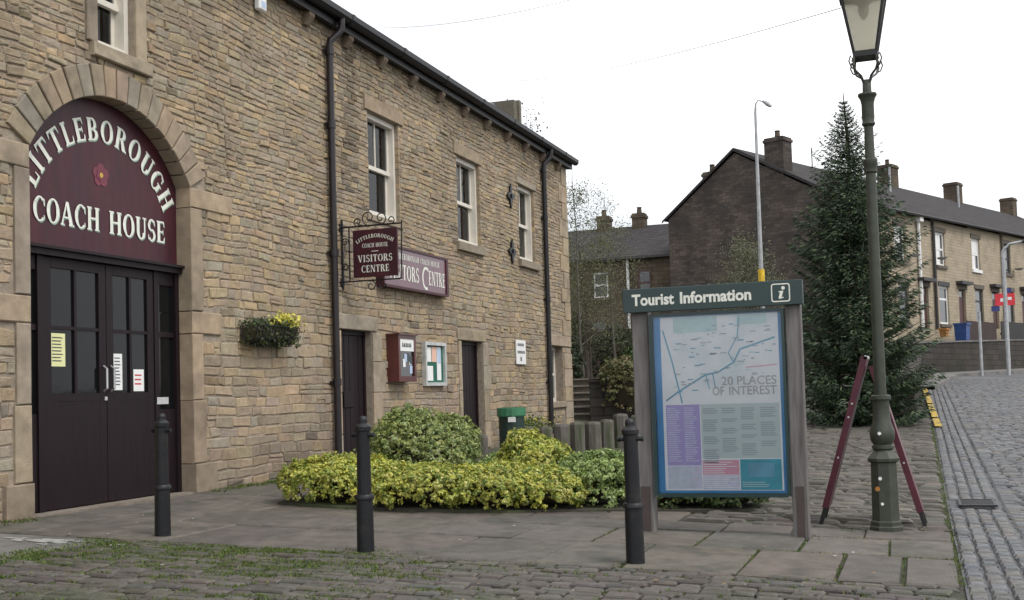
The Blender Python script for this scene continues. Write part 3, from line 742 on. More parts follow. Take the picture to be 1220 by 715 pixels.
# eaves: corbels, gutter, roof
for x in np.arange(3.4, 26.9, 1.2):
    b_ = MB(); c7 = .07; V = [(x-c7, DW+.05, 6.62), (x+c7, DW+.05, 6.62), (x+c7, DW-.14, 6.62), (x-c7, DW-.14, 6.62), (x-c7, DW+.05, 6.42), (x+c7, DW+.05, 6.42), (x+c7, DW-.05, 6.43), (x-c7, DW-.05, 6.43), (x-c7, DW-.14, 6.55), (x+c7, DW-.14, 6.55)]
    b_.add(V, [(0, 1, 2, 3), (4, 7, 6, 5), (3, 2, 9, 8), (8, 9, 6, 7), (0, 3, 8, 7, 4), (1, 5, 6, 9, 2)], jit((.17, .125, .09), .12)); b_.build('corbel', 'dressed', CH, (x, DW, 6.6))  # tint darkened to carry the shadow of the eaves
b_ = MB(); prof = [(DW+.1, 6.625), (DW-.15, 6.60), (DW-.15, 6.73), (DW+.1, 6.76)]
V = [(x, y, z) for x in (X0, 27.15) for y, z in prof]; b_.add(V, [(0, 1, 5, 4), (1, 2, 6, 5), (2, 3, 7, 6), (3, 0, 4, 7), (4, 5, 6, 7)]); b_.build('eaves_shadow_board', 'gutter_black', CH)  # black board added below the gutter to stand in for its shadow
gt = MB(); gp = [(DW-.15, 6.82), (DW-.15, 6.735), (DW-.19, 6.70), (DW-.26, 6.70), (DW-.305, 6.75), (DW-.31, 6.83), (DW-.295, 6.83), (DW-.285, 6.76), (DW-.25, 6.72), (DW-.2, 6.72), (DW-.165, 6.75), (DW-.165, 6.82)]
n = len(gp); V = [(x, y, z) for x in (X0, 27.2) for y, z in gp]
gt.add(V, [(i, (i+1) % n, n+(i+1) % n, n+i) for i in range(n)]+[tuple(range(n)), tuple(range(n, 2*n))[::-1]]); gut = gt.build('gutter', 'gutter_black', CH)
for x in np.arange(4.2, 27.2, 1.83):
    j_ = MB(); pp = [(DW-.145, 6.83), (DW-.145, 6.73), (DW-.19, 6.692), (DW-.262, 6.692), (DW-.312, 6.748), (DW-.318, 6.835)]; V = [(xx, y, z) for xx in (x-.045, x+.045) for y, z in pp]; n = len(pp)
    j_.add(V, [(i, (i+1), n+(i+1), n+i) for i in range(n-1)]+[tuple(range(n)), tuple(range(n, 2*n))[::-1]]); j_.build('joint', 'gutter_black', gut)
rf = MB(); yr0, zr0, yr1, zr1 = DW-.24, 6.86, DW+3.76, 9.2
nrow = 18
for i in range(nrow):
    a, b2 = i/nrow, (i+1)/nrow+.01
    ya, za = yr0+(yr1-yr0)*a, zr0+(zr1-zr0)*a+.022; yb, zb = yr0+(yr1-yr0)*min(b2, 1), zr0+(zr1-zr0)*min(b2, 1)+.004
    rf.add([(X0, ya, za), (27.25, ya, za), (27.25, yb, zb), (X0, yb, zb), (X0, ya, za-.02), (27.25, ya, za-.02)], [(0, 1, 2, 3), (4, 5, 1, 0)])
rf.add([(X0, yr1, zr1), (27.25, yr1, zr1), (27.25, YB+.3, 6.8), (X0, YB+.3, 6.8)], [(0, 1, 2, 3)])
roof = rf.build('roof', 'slate', CH)
# small slated hump with a stone end that shows above the gutter
b_ = MB(); V = [(22.2, 8.55, 7.10), (24.42, 8.55, 7.10), (24.42, 8.95, 7.76), (22.2, 8.95, 7.42), (24.42, 9.9, 7.8), (22.2, 9.9, 7.6)]
b_.add(V, [(0, 1, 2, 3), (3, 2, 4, 5), (0, 3, 5), (1, 4, 2)]); b_.build('roof_hump', 'slate', roof)
b_ = MB(); b_.box((24.42, 8.5, 7.0), (24.70, 9.5, 7.80), (.12, .11, .085)); b_.box((24.66, 8.45, 7.0), (24.80, 9.55, 7.84), (.14, .13, .10)); b_.build('chimney', 'dressed', roof)

# downpipes with swan necks
for x, mt_, zb in ((14.79, 'pipe_maroon', .1), (25.0, 'gutter_black', .1)):
    p = MB(); y = DW-.085
    p.tube([(x, y, zb), (x, y, 6.28), (x+.0, y-.01, 6.36), (x+.12, DW-.19, 6.50), (x+.13, DW-.22, 6.58), (x+.13, DW-.225, 6.72)], .052 if x < 20 else .058, 12)
    o = shade(p.build('drainpipe', mt_, CH, (x, y, 0)))
    for z in (1.3, 3.2, 5.1, 6.2):
        c = MB(); c.tube([(x, y, z-.05), (x, y, z+.05)], .066, 12); c.box((x-.1, DW-.05, z-.02), (x+.1, DW-.02, z+.02)); c.build('collar', mt_, o)
# cast-iron pattress plates
for z in (5.27, 4.08):
    b_ = MB(); x = 22.78; n = 20; V = []
    for k in range(n):
        a = 2*math.pi*k/n; r = .27 if k % 5 == 0 else (.19 if k % 5 in (1, 4) else .11); V.append((x+r*math.cos(a)*.85, DW-.055, z+r*math.sin(a)))
    V += [(a, DW-.02, c) for a, _, c in V]; b_.add(V, [tuple(range(n))]+[(i, n+i, n+(i+1) % n, (i+1) % n) for i in range(n)]); b_.box((x-.04, DW-.085, z-.04), (x+.04, DW-.054, z+.04)); b_.build('pattress_plate', 'iron', CH, (x, DW, z))
# alarm box
b_ = thing('alarm_box', (12.95, DW, 6.24), 'small white alarm box high on the stone wall under the eaves', 'alarm')
boxpart('case', (12.86, DW-.11, 6.24), (13.04, DW-.015, 6.52), 'white_plain', b_, ch=.02); boxpart('label_panel', (12.90, DW-.114, 6.28), (13.0, DW-.109, 6.36), 'paper_blue', b_)

# ------------------------------------------------------------------ arched sign over the doors
SG = thing('arched_sign', (ACX, YD, 2.70), 'maroon arched sign board with white lettering over the coach doors', 'sign')
b_ = MB(); n = 40; V = []
for i in range(n+1):
    x = ACX-AHW+.004+(2*AHW-.008)*i/n; V += [(x, YD, 2.70), (x, YD, min(arch_z(x)-.002, 4.6))]
nf = len(V); V += [(a, YD+.05, c) for a, _, c in V]
F = [(2*i, 2*i+2, 2*i+3, 2*i+1) for i in range(n)]+[(2*i+1, 2*i+3, nf+2*i+3, nf+2*i+1) for i in range(n)]
b_.add(V, F).build('panel', 'sign_maroon', SG)
arcp = serif_arc('LITTLEBOROUGH', .245, 10.10, 2.80, 1.135, 155.5, 26.5, split=True)
linp = serif_line('COACH', .25, .985, 9.03, 2.945, split=True)+serif_line('HOUSE', .25, .985, 10.165, 2.945, split=True)
for k, (nm, mt_, du, dv, dd) in enumerate((('letter_shadow', 'letter_mint', .014, -.011, .002), ('letter', 'letter', 0, 0, .008))):
    fn = lambda u, v, d: (u+du, YD-dd-d, v+dv)
    for lp in arcp+linp: V, F = place(lp, fn); MB().add(V, F).build(nm, mt_, SG)
rb = MB()
for ring, rr, off, pr in ((5, .072, 0, .004), (5, .04, 36, .009)):
    for k in range(ring):
        a = R(90+72*k+off); cx, cz = 10.05+rr*math.cos(a), 3.565+rr*math.sin(a); V = [(cx+.062*(rr/.075)*math.cos(t), YD-pr-k*.0005, cz+.062*(rr/.075)*math.sin(t)) for t in np.linspace(0, 2*math.pi, 13)[:-1]]
        rb.add(V, [tuple(range(12))])
em = rb.build('rose_emblem', 'rose', SG)
MB().add([(10.05+.028*math.cos(t), YD-.013, 3.565+.028*math.sin(t)) for t in np.linspace(0, 2*math.pi, 13)[:-1]], [tuple(range(12))]).build('rose_centre', 'rose_yellow', em)

# notices stuck on the doors
def notice(x0, x1, z0, z1, Y, mt_, label, lines=6, accent=None, skew=0.0):
    t = thing('paper_notice', ((x0+x1)/2, Y, z0), label, 'notice')
    b_ = MB().add([(x0, Y, z0), (x1, Y, z0+skew), (x1, Y, z1+skew), (x0, Y, z1), (x0, Y+.002, z0), (x1, Y+.002, z0+skew), (x1, Y+.002, z1+skew), (x0, Y+.002, z1)], [(0, 1, 2, 3), (4, 7, 6, 5), (0, 4, 5, 1), (1, 5, 6, 2), (2, 6, 7, 3), (3, 7, 4, 0)])
    b_.build('sheet', mt_, t)
    if lines:
        l = MB(); h = (z1-z0)/(lines+2)
        for i in range(lines):
            zz = z1-(i+1.5)*h; l.add([(x0+.02, Y-.001, zz), (x0+.02+(x1-x0-.04)*random.uniform(.6, 1), Y-.001, zz), (x0+.02+(x1-x0-.04)*.8, Y-.001, zz+h*.35), (x0+.02, Y-.001, zz+h*.35)], [(0, 1, 2, 3)])
        l.build('print', 'ink' if not accent else accent, t)
    return t
notice(9.29, 9.50, 1.48, 1.82, YD+.022, 'paper_yellow', 'pale yellow paper notice taped inside the left coach door', 8)
notice(10.24, 10.39, 1.23, 1.63, YD+.022, 'paper', 'tall white paper notice beside the coach door handles', 9)
notice(10.58, 10.76, 1.215, 1.46, YD+.022, 'paper', 'small white notice with red print low in the right coach door', 3, 'ink_red')
notice(10.95, 11.16, 1.06, 1.14, YD-.012, 'alu', 'small pale metal plate on the narrow panel right of the coach doors', 0)

# ------------------------------------------------------------------ projecting and wall-mounted signs
HX = 15.15
HS = thing('hanging_sign', (HX, DW, 3.2), 'square maroon hanging sign on an ornate iron bracket beside the drainpipe', 'sign')
boxpart('board', (HX-.02, 7.15, 2.85), (HX+.02, 7.88, 3.56), 'sign_maroon', HS, ch=.006)
b_ = MB(); b_.tube([(HX, DW-.03, 3.62), (HX, 7.08, 3.62)], .014, 6); b_.tube([(HX, DW-.03, 2.80), (HX, 7.10, 2.80)], .012, 6); b_.tube([(HX, 7.10, 2.80), (HX, 7.08, 3.66)], .012, 6)
b_.tube([(HX, DW-.03, 2.68), (HX, DW-.03, 3.74)], .018, 6); b_.tube([(HX, 7.95, 2.8), (HX, 7.95, 3.62)], .012, 6)
for z in (2.80, 3.62): b_.box((HX-.05, DW-.03, z-.06), (HX+.05, DW+.02, z+.06))
br = b_.build('bracket', 'iron', HS)
def spiral(cy, cz, r, a0, turns, flip=1, r1=.02):
    return [(HX, cy+flip*(r+(r1-r)*t)*math.cos(R(a0)+turns*2*math.pi*t), cz+(r+(r1-r)*t)*math.sin(R(a0)+turns*2*math.pi*t)) for t in np.linspace(0, 1, 22)]
for (cy, cz, r, a0, tn, fl) in ((7.62, 3.74, .12, -90, 1.3, 1), (7.42, 3.72, .10, -90, 1.3, -1), (7.80, 3.69, .07, -90, 1.2, 1), (7.25, 3.68, .06, -90, 1.2, -1), (7.6, 2.72, .08, 90, 1.2, 1), (7.4, 2.72, .08, 90, 1.2, -1), (8.02, 3.02, .06, 0, 1.2, 1), (8.02, 3.4, .06, 0, 1.2, -1)):
    s_ = MB(); s_.tube(spiral(cy, cz, r, a0, tn, fl), .009, 5); s_.build('scroll', 'iron', br)
def hs_text(txt, h, w, uc, v, arc=False):
    if arc: pol = serif_arc(txt, h, .365, v-.55, .55, 122, 58)
    else: pol = serif_line(txt, h, w, uc-w/2, v)
    V, F = place(pol, face_fn(HX-.022, 7.88, 2.85), .0003); MB().add(V, F).build('lettering', 'letter', HS)
hs_text('LITTLEBOROUGH', .055, .5, .365, .585, True); hs_text('COACH', .062, .20, .255, .44); hs_text('HOUSE', .062, .20, .48, .44); hs_text('VISITORS', .105, .57, .365, .225); hs_text('CENTRE', .105, .46, .365, .07)
boxpart('dash', (HX-.024, 7.46, 3.225), (HX-.021, 7.57, 3.235), 'letter', HS)

BS = thing('wall_sign', (17.6, DW, 2.85), 'long glossy maroon wall sign on the stone wall behind the hanging sign', 'sign')
boxpart('box', (16.34, DW-.13, 2.86), (18.93, DW-.015, 3.50), 'sign_maroon_sheen', BS, ch=.01)
b_ = MB(); yy = DW-.15
for a, b2 in (((16.32, yy, 3.49), (18.95, DW-.01, 3.53)), ((16.32, yy, 2.83), (18.95, DW-.01, 2.87)), ((16.30, yy, 2.83), (16.34, DW-.01, 3.53)), ((18.86, yy, 2.87), (18.95, DW-.01, 3.49))): b_.box(a, b2)
b_.build('frame', 'sign_maroon', BS)
for tx_, w_, u_ in (('LITTLEBOROUGH', 1.02, 16.68), ('COACH', .38, 17.76), ('HOUSE', .38, 18.2)): V, F = place(serif_line(tx_, .095, w_, u_, 3.325), lambda u, v, d: (u, DW-.132-d, v), .0003); MB().add(V, F).build('lettering', 'letter', BS)
V, F = place(serif_line('VISITORS', .25, 1.2, 16.5, 2.985), lambda u, v, d: (u, DW-.132-d, v), .0003); MB().add(V, F).build('lettering', 'letter', BS)
V, F = place(serif_line('ENTRE', .25, .72, 18.1, 2.985)+arcs(17.99, 3.09, (.17, .2), (.12, .155), 50, 290, 18), lambda u, v, d: (u, DW-.132-d, v), .0003); MB().add(V, F).build('lettering', 'letter', BS)

# display case, noticeboard, white notice
DC = thing('display_case', (17.0, DW, 1.3), 'dark red glazed display case with a white header strip on the wall', 'display case')
b_ = MB(); x0, x1, z0, z1, yf = 16.62, 17.30, 1.30, 2.06, DW-.22
b_.box((x0, yf, z0), (x0+.07, DW-.01, z1)); b_.box((x1-.07, yf, z0), (x1, DW-.01, z1)); b_.box((x0+.07, yf+.001, z1-.06), (x1-.07, DW-.01, z1)); b_.box((x0+.07, yf+.001, z0), (x1-.07, DW-.01, z0+.09)); b_.box((x0-.02, yf-.03, z1), (x1+.02, DW-.01, z1+.025)); b_.box((x0+.07, DW-.05, z0+.09), (x1-.07, DW-.02, z1-.06))
b_.build('cabinet', 'case_red', DC); boxpart('pane', (x0+.07, yf+.03, z0+.09), (x1-.07, yf+.036, z1-.26), 'glass', DC); boxpart('header', (x0+.07, yf+.01, z1-.26), (x1-.07, yf+.05, z1-.06), 'white_plain', DC)
b_ = MB(); u_ = 16.78
for w_, h_ in ((.05, .07), (.055, .062), (.05, .07), (.04, .066), (.05, .064), (.045, .07)): b_.add([(u_, yf+.0085, 1.865), (u_+w_, yf+.0085, 1.865), (u_+w_*.9, yf+.0085, 1.865+h_), (u_+.006, yf+.0085, 1.865+h_)], [(0, 1, 2, 3)]); u_ += w_+.012
b_.build('lettering', 'ink', DC)
for i in range(7):
    xx = random.uniform(16.75, 17.1); zz = random.uniform(1.42, 1.68); boxpart('leaflet', (xx, yf+.026-.0005*i, zz), (xx+.1, yf+.028-.0005*i, zz+.13), random.choice(['paper_pink', 'paper_blue', 'ink', 'paper']), DC)
NB = thing('noticeboard', (18.4, DW, 1.22), 'pale metal framed noticeboard with papers on green backing between the side doors', 'noticeboard')
x0, x1, z0, z1, yf = 17.98, 18.90, 1.23, 2.0, DW-.09
b_ = MB(); b_.box((x0, yf, z0), (x0+.06, DW-.01, z1)); b_.box((x1-.06, yf, z0), (x1, DW-.01, z1)); b_.box((x0+.06, yf, z1-.06), (x1-.06, DW-.01, z1)); b_.box((x0+.06, yf, z0), (x1-.06, DW-.01, z0+.06)); b_.build('frame', 'alu', NB)
boxpart('backing', (x0+.06, DW-.04, z0+.06), (x1-.06, DW-.02, z1-.06), 'baize', NB)
for (a, b2, c, d, mt_) in ((.09, .33, .42, .68, 'paper'), (.36, .56, .42, .69, 'paper_pink'), (.58, .76, .10, .69, 'paper'), (.09, .40, .09, .35, 'paper'), (.60, .74, .40, .66, 'paper_blue')):
    boxpart('sheet', (x0+a, DW-.046 if mt_ != 'paper_blue' else DW-.05, z0+c), (x0+b2, DW-.041, z0+d), mt_, NB)
WN = thing('wall_notice', (23.1, DW, 1.66), 'white wall notice with three lines of dark print left of the black drainpipe', 'notice')
boxpart('plate', (22.83, DW-.05, 1.67), (23.43, DW-.02, 2.19), 'white_plain', WN, ch=.004)
for za, zb, w in ((2.06, 2.12, .46), (1.90, 1.96, .48), (1.74, 1.83, .16)):
    b_ = MB()
    n = int(w/.06)
    for i in range(n): b_.add([(23.13-w/2+i*.06, DW-.052, za), (23.13-w/2+i*.06+.042, DW-.052, za), (23.13-w/2+i*.06+.042, DW-.052, zb), (23.13-w/2+i*.06, DW-.052, zb)], [(0, 1, 2, 3)])
    b_.build('print', 'ink', WN)

# ------------------------------------------------------------------ foliage helpers
def leaf_mesh(P, Nrm, size, tints, aspect=.55, fold=.25, droop=0.0):
    """P (n,3) positions, Nrm (n,3) facing; returns verts (4n,3), quads, tints"""
    n = len(P); Nn = Nrm/np.linalg.norm(Nrm, axis=1, keepdims=True)
    rv = rng.normal(size=(n, 3)); a = np.cross(Nn, rv); a /= np.linalg.norm(a, axis=1, keepdims=True); b = np.cross(Nn, a)
    s = (size*rng.uniform(.65, 1.25, n))[:, None]
    base = P-a*s*.5; tip = P+a*s*.5-Nn*s*droop; l = P+b*s*aspect*.5+Nn*s*fold*.4; r = P-b*s*aspect*.5+Nn*s*fold*.4
    V = np.stack([base, l, tip, r], 1).reshape(-1, 3); F = np.arange(4*n).reshape(-1, 4)
    return V, F, np.repeat(tints, 4, 0)
def np_obj(name, V, F, T, mt_, parent=None, smooth=False):
    o_ = np.array(ORIG.get(parent.name, (0, 0, 0))) if parent else np.zeros(3)
    me = bpy.data.meshes.new(name); nV, nF = len(V), len(F); k = F.shape[1]
    me.vertices.add(nV); me.vertices.foreach_set('co', (V-o_).astype(np.float32).ravel())
    me.loops.add(nF*k); me.loops.foreach_set('vertex_index', F.astype(np.int32).ravel())
    me.polygons.add(nF); me.polygons.foreach_set('loop_start', (np.arange(nF)*k).astype(np.int32)); me.polygons.foreach_set('loop_total', np.full(nF, k, dtype=np.int32))
    me.update(calc_edges=True); me.validate()
    at = me.attributes.new('tint', 'FLOAT_COLOR', 'POINT'); TT = np.ones((nV, 4), np.float32); TT[:, :3] = T; at.data.foreach_set('color', TT.ravel())
    me.materials.append(MATS[mt_]); o = bpy.data.objects.new(name, me); COL.objects.link(o)
    if parent: o.parent = parent
    else: o.location = o_
    ORIG[o.name] = tuple(o_); return o
def mixtint(n, cols, wts, var=.2):
    c = np.array(cols)[rng.choice(len(cols), n, p=np.array(wts)/sum(wts))]; return np.clip(c*rng.uniform(1-var, 1+var, (n, 1)), 0, 1)
def lump(D_, seed, k=3.0):
    r = np.random.default_rng(seed); out = np.zeros(len(D_))
    for i in range(7):
        w = r.normal(size=3)*k; out += np.sin(D_@w+r.uniform(0, 6.28))/7*1.6
    return out
def shrub(name, c, rx, ry, h, label, cols, wts, n=6000, size=.045, seed=1, group='shrubs in the planting bed', rz=0.0, lumps=.15, flat=.85, lk=3.4):
    """rounded shrub: woody core, leaves in a lumpy shell from ground to top"""
    bz = gz(c[0], c[1]); t = thing(name, (c[0], c[1], bz), label, 'shrub', group)
    def surf(D_, k):
        rad = 1+lumps*lump(D_, seed, lk)+.5*lumps*lump(D_, seed+50, lk*2.4)
        up_ = np.sign(D_[:, 2])*np.abs(D_[:, 2])**flat
        x = D_[:, 0]*rx*rad*k; y = D_[:, 1]*ry*rad*k; z = np.maximum(0.02, h*.42+up_*h*.58*rad*k)
        cs, sn = math.cos(rz), math.sin(rz)
        return np.stack([c[0]+x*cs-y*sn, c[1]+x*sn+y*cs, bz+z], 1)
    # core
    u = np.linspace(0, 2*math.pi, 19)[:-1]; w = np.linspace(-.75, .98, 8); Dd = np.array([[math.sqrt(1-b*b)*math.cos(a), math.sqrt(1-b*b)*math.sin(a), b] for b in w for a in u])
    Vc = surf(Dd, .55); nu = len(u); F = [(i*nu+j, i*nu+(j+1) % nu, (i+1)*nu+(j+1) % nu, (i+1)*nu+j) for i in range(len(w)-1) for j in range(nu)]+[tuple((len(w)-1)*nu+j for j in range(nu))]
    MB().add(Vc, F).build('stems', 'twig', t, smooth=True)
    n = int(n*1.5); size = size*.88; per = 11; nc = n//per; n = nc*per
    Dd = rng.normal(size=(nc, 3)); Dd[:, 2] = np.where(Dd[:, 2] < -.35, -Dd[:, 2], Dd[:, 2]); Dd /= np.linalg.norm(Dd, axis=1, keepdims=True)
    k = rng.uniform(.66, 1.07, nc)**.6
    C_ = surf(Dd, 1.0); ctr = np.array([c[0], c[1], bz+h*.4]); C_ = ctr+(C_-ctr)*k[:, None]; C_[:, 2] = np.maximum(C_[:, 2], bz+.03)
    out = Dd*np.array([1/rx, 1/ry, 1/h])*.35+np.array([0, 0, .5]); out /= np.linalg.norm(out, axis=1, keepdims=True)
    of = rng.normal(size=(n, 3)); of /= np.linalg.norm(of, axis=1, keepdims=True); of = of+np.repeat(out, per, 0)*.8; of /= np.linalg.norm(of, axis=1, keepdims=True)
    P = np.repeat(C_, per, 0)+of*(size*.85*rng.uniform(.5, 1.2, (n, 1))); P[:, 2] = np.maximum(P[:, 2], bz+.01)
    Nn = of*.5+np.repeat(out, per, 0)*.6+rng.normal(size=(n, 3))*.35
    ct = mixtint(nc, cols, wts, .1); T = mixtint(n, cols, wts); T = T*.5+np.repeat(ct, per, 0)*.5
    cl_ = lump(P*1.0, seed+9, 5.0); T *= (1+.15*np.clip(cl_, -1, 1))[:, None]
    V, F, TT = leaf_mesh(P, Nn, size, T); np_obj('leaves', V, F, TT, 'leaf', t)
    return t
pb = MB(); pts_ = [(10.62, 6.5), (10.48, 5.7), (10.5, 4.7), (10.65, 3.9), (11.05, 3.1), (11.35, 2.2), (11.55, 1.55), (12.3, 1.5), (13.2, 3.0), (13.5, 5.0), (13.2, 6.3), (11.8, 6.7)]
pb.add([(x, y, gz(x, y)+.03) for x, y in pts_]+[(x, y, gz(x, y)-.05) for x, y in pts_], [tuple(range(12))]+[(i, (i+1) % 12, 12+(i+1) % 12, 12+i) for i in range(12)])
tag(pb.build('planting_bed', 'earth'), kind='structure')
YEL = ([(.56, .52, .08), (.43, .46, .08), (.20, .28, .045), (.085, .155, .03), (.64, .60, .20)], [2.6, 3, 2.4, 1.6, 1.6])
VAR = ([(.24, .33, .085), (.14, .22, .055), (.44, .52, .25), (.34, .43, .13), (.085, .14, .04)], [3, 2.4, 1.8, 2, 1.4])
GRN = ([(.05, .085, .02), (.07, .11, .028), (.035, .06, .018), (.14, .16, .04)], [3, 2, 2, .6])
shrub('spreading_shrub', (10.98, 5.88), .52, .72, .50, 'low bright yellow shrub at the left end of the bed, nearest the coach doors', *YEL, n=12000, seed=1)
shrub('spreading_shrub', (10.86, 4.98), .52, .66, .44, 'low yellow and green shrub in front of the tall pale mound', *YEL, n=11000, seed=2)
shrub('spreading_shrub', (11.0, 4.22), .50, .60, .46, 'low yellow shrub at the middle of the bed between pale mound and round bush', *YEL, n=10500, seed=3)
shrub('spreading_shrub', (11.15, 3.68), .42, .44, .42, 'small low yellow shrub at the foot of the round yellow bush', *YEL, n=7000, seed=4)
shrub('mounded_shrub', (12.3, 5.58), .72, .74, .97, 'tall rounded pale green shrub, highest in the planting bed', [(.24, .30, .085), (.14, .20, .055), (.42, .48, .25), (.40, .42, .12), (.085, .13, .04)], [3, 2.4, 1.4, 2.4, 1.4], n=19000, seed=5, flat=1.15)
shrub('rounded_shrub', (11.72, 3.98), .40, .40, .74, 'round bright yellow bush standing up behind the low hedge', *YEL, n=8500, seed=6)
shrub('rounded_shrub', (11.62, 3.18), .46, .48, .56, 'grey green variegated shrub left of the tourist sign post', *VAR, n=10000, seed=7)
shrub('spreading_shrub', (12.5, 4.5), .5, .5, .46, 'mixed green shrub in the bed behind the low yellow hedge', *VAR, n=7500, seed=8)
shrub('low_shrub', (11.75, 2.42), .42, .42, .34, 'dark green low shrub behind the left half of the tourist sign', *GRN, n=7000, seed=9)
shrub('low_shrub', (11.85, 1.85), .38, .36, .30, 'dark green low shrub behind the right half of the tourist sign', *GRN, n=6000, seed=10)

# hanging trough on the wall
HB = thing('hanging_trough', (12.89, DW, 1.75), 'dark wire wall trough full of leafy plants with yellow flowers at one end', 'planter')
b_ = MB(); x0, x1 = 12.38, 13.40
for i in range(15):
    x = x0+(x1-x0)*i/14; b_.tube([(x, DW-.03, 2.02), (x, DW-.05, 1.86), (x, DW-.14, 1.78), (x, DW-.25, 1.86), (x, DW-.29, 2.02)], .006, 4)
for y, z in ((DW-.29, 2.02), (DW-.03, 2.02), (DW-.25, 1.86), (DW-.14, 1.78)): b_.tube([(x0, y, z), (x1, y, z)], .008, 5)
b_.build('wire_frame', 'iron', HB)
b_ = MB(); prof = [(DW-.035, 2.0), (DW-.055, 1.87), (DW-.14, 1.795), (DW-.24, 1.87), (DW-.275, 2.0)]; V = [(x, y, z) for x in (x0+.01, x1-.01) for y, z in prof]; n = len(prof)
b_.add(V, [(i, i+1, n+i+1, n+i) for i in range(n-1)]+[tuple(range(n)), tuple(range(n, 2*n)), (0, n, 2*n-1, n-1)]); b_.build('liner', 'twig', HB)
n = 2000; P = np.stack([rng.uniform(x0-.03, x1+.03, n), DW-.15+rng.normal(size=n)*.09, rng.uniform(1.80, 2.10, n)+rng.normal(size=n)*.03], 1); P[:, 1] = np.minimum(P[:, 1], DW-.02)
V, F, T = leaf_mesh(P, rng.normal(size=(n, 3))+np.array([0, -.6, .5]), .05, mixtint(n, [(.03, .045, .02), (.05, .075, .025), (.09, .12, .03)], [3, 2, 1])); np_obj('foliage', V, F, T, 'leaf', HB)
n = 420; P = np.stack([13.20+rng.normal(size=n)*.14, DW-.2+rng.normal(size=n)*.06, 2.12+rng.normal(size=n)*.045], 1); P[:, 1] = np.minimum(P[:, 1], DW-.03)
V, F, T = leaf_mesh(P, rng.normal(size=(n, 3))+np.array([0, -1, .6]), .045, mixtint(n, [(.62, .56, .08), (.5, .5, .12)], [2, 1]), .8); tag(np_obj('flowers', V, F, T, 'leaf', HB), kind='stuff')

# ------------------------------------------------------------------ bollards
def bollard(x, y, lean, label):
    z = gz(x, y); t = thing('bollard', (x, y, z), label, 'bollard', 'cast iron bollards along the flagstone edge')
    b_ = MB(); pr = [(.068, -.05), (.068, .0), (.064, .40), (.076, .405), (.077, .425), (.068, .44), (.056, .445), (.052, .86), (.054, .93), (.063, .935), (.064, .965), (.056, .975), (.038, .99)]
    b_.lathe((x, y, z), pr, 18); shade(b_.build('shaft', 'iron', t), 35)
    k = MB(); k.lathe((x, y, z), [(.038, .985), (.034, 1.0), (.036, 1.01), (.034, 1.03), (.024, 1.045), (.004, 1.05)], 14); shade(k.build('knob', 'iron', t), 60)
    for s in (-1, 1):
        l = MB(); l.tube([(x, y+s*.045, z+.90), (x, y+s*.08, z+.90)], [.018, .015], 8); l.tube([(x, y+s*.078, z+.90), (x, y+s*.095, z+.90)], [.021, .019], 8); l.build('lug', 'iron', t)
    t.rotation_euler = (lean, 0, 0)
bollard(8.13, 6.10, .004, 'black cast iron bollard in front of the coach doors')
bollard(7.97, 4.10, 0, 'black cast iron bollard in front of the yellow hedge')
bollard(8.06, 1.98, -.008, 'black cast iron bollard in front of the tourist sign post')

# ------------------------------------------------------------------ tourist information board
TX = 9.87; tz = gz(TX, 1.63)
TS = thing('information_board', (TX, 1.63, tz), 'tourist information board with a map poster between two grey wooden posts', 'sign')
for ya, yb in ((2.225, 2.37), (.915, 1.045)):
    p_ = MB().box((TX-.07, ya, -.35), (TX+.07, yb, 1.93), ch=.008).build('post', 'post_wood', TS, (TX, (ya+yb)/2, -.25))
    boxpart('repair_plate', (TX-.078, ya+.03, -.22), (TX-.071, yb-.035, .22), 'post_patch', p_)
boxpart('header', (TX-.13, .885, 1.742), (TX-.072, 2.43, 1.952), 'sign_green', TS, ch=.005)
hx = TX-.1315
text_part('lettering', 'Tourist', .135, face_fn(hx, 2.345, 1.805), 'letter', TS, .0045, .375); text_part('lettering', 'Information', .135, face_fn(hx, 1.925, 1.805), 'letter', TS, .0045, .61)
b_ = MB(); u0, v0, w_, th = 1.205, 1.782, .155, .012     # symbol outline
n = 32; V = []; rr = .03
def rrect(cu, cv, hw, r, seg=6):
    out = []
    for sx, sy, a0 in ((1, 1, 0), (-1, 1, 90), (-1, -1, 180), (1, -1, 270)):
        for i in range(seg+1):
            a = R(a0+90*i/seg); out.append((cu+sx*(hw-r)+r*math.cos(a), cv+sy*(hw-r)+r*math.sin(a)))
    return out
o1 = rrect(2.345-1.165, 1.848, .078, .022); o2 = rrect(2.345-1.165, 1.848, .068, .014); n = len(o1)
V = [(hx, 2.345-(2.345-a), b) for a, b in o1]+[(hx, a, b) for a, b in o2]
V = [(hx, a-.115, b) for a, b in o1]+[(hx, a-.115, b) for a, b in o2]
b_.add(V, [(i, (i+1) % n, n+(i+1) % n, n+i) for i in range(n)]); b_.build('symbol_frame', 'letter', TS)
cy_ = 2.345-1.165-.115
V = [(a, b) for a, b in ((-.012, -.05), (.022, -.042), (.026, -.034), (.008, -.036), (.024, .018), (-.006, .018), (-.02, .008), (-.004, .006), (-.018, -.04))]
b_ = MB().add([(hx, cy_-a, 1.845+b) for a, b in V], [tuple(range(len(V)))]); V = [(hx, cy_-.022-.0155*math.cos(t), 1.845+.042+.0155*math.sin(t)) for t in np.linspace(0, 2*math.pi, 13)[:-1]]; b_.add(V, [tuple(range(12))]); b_.build('symbol', 'letter', TS)
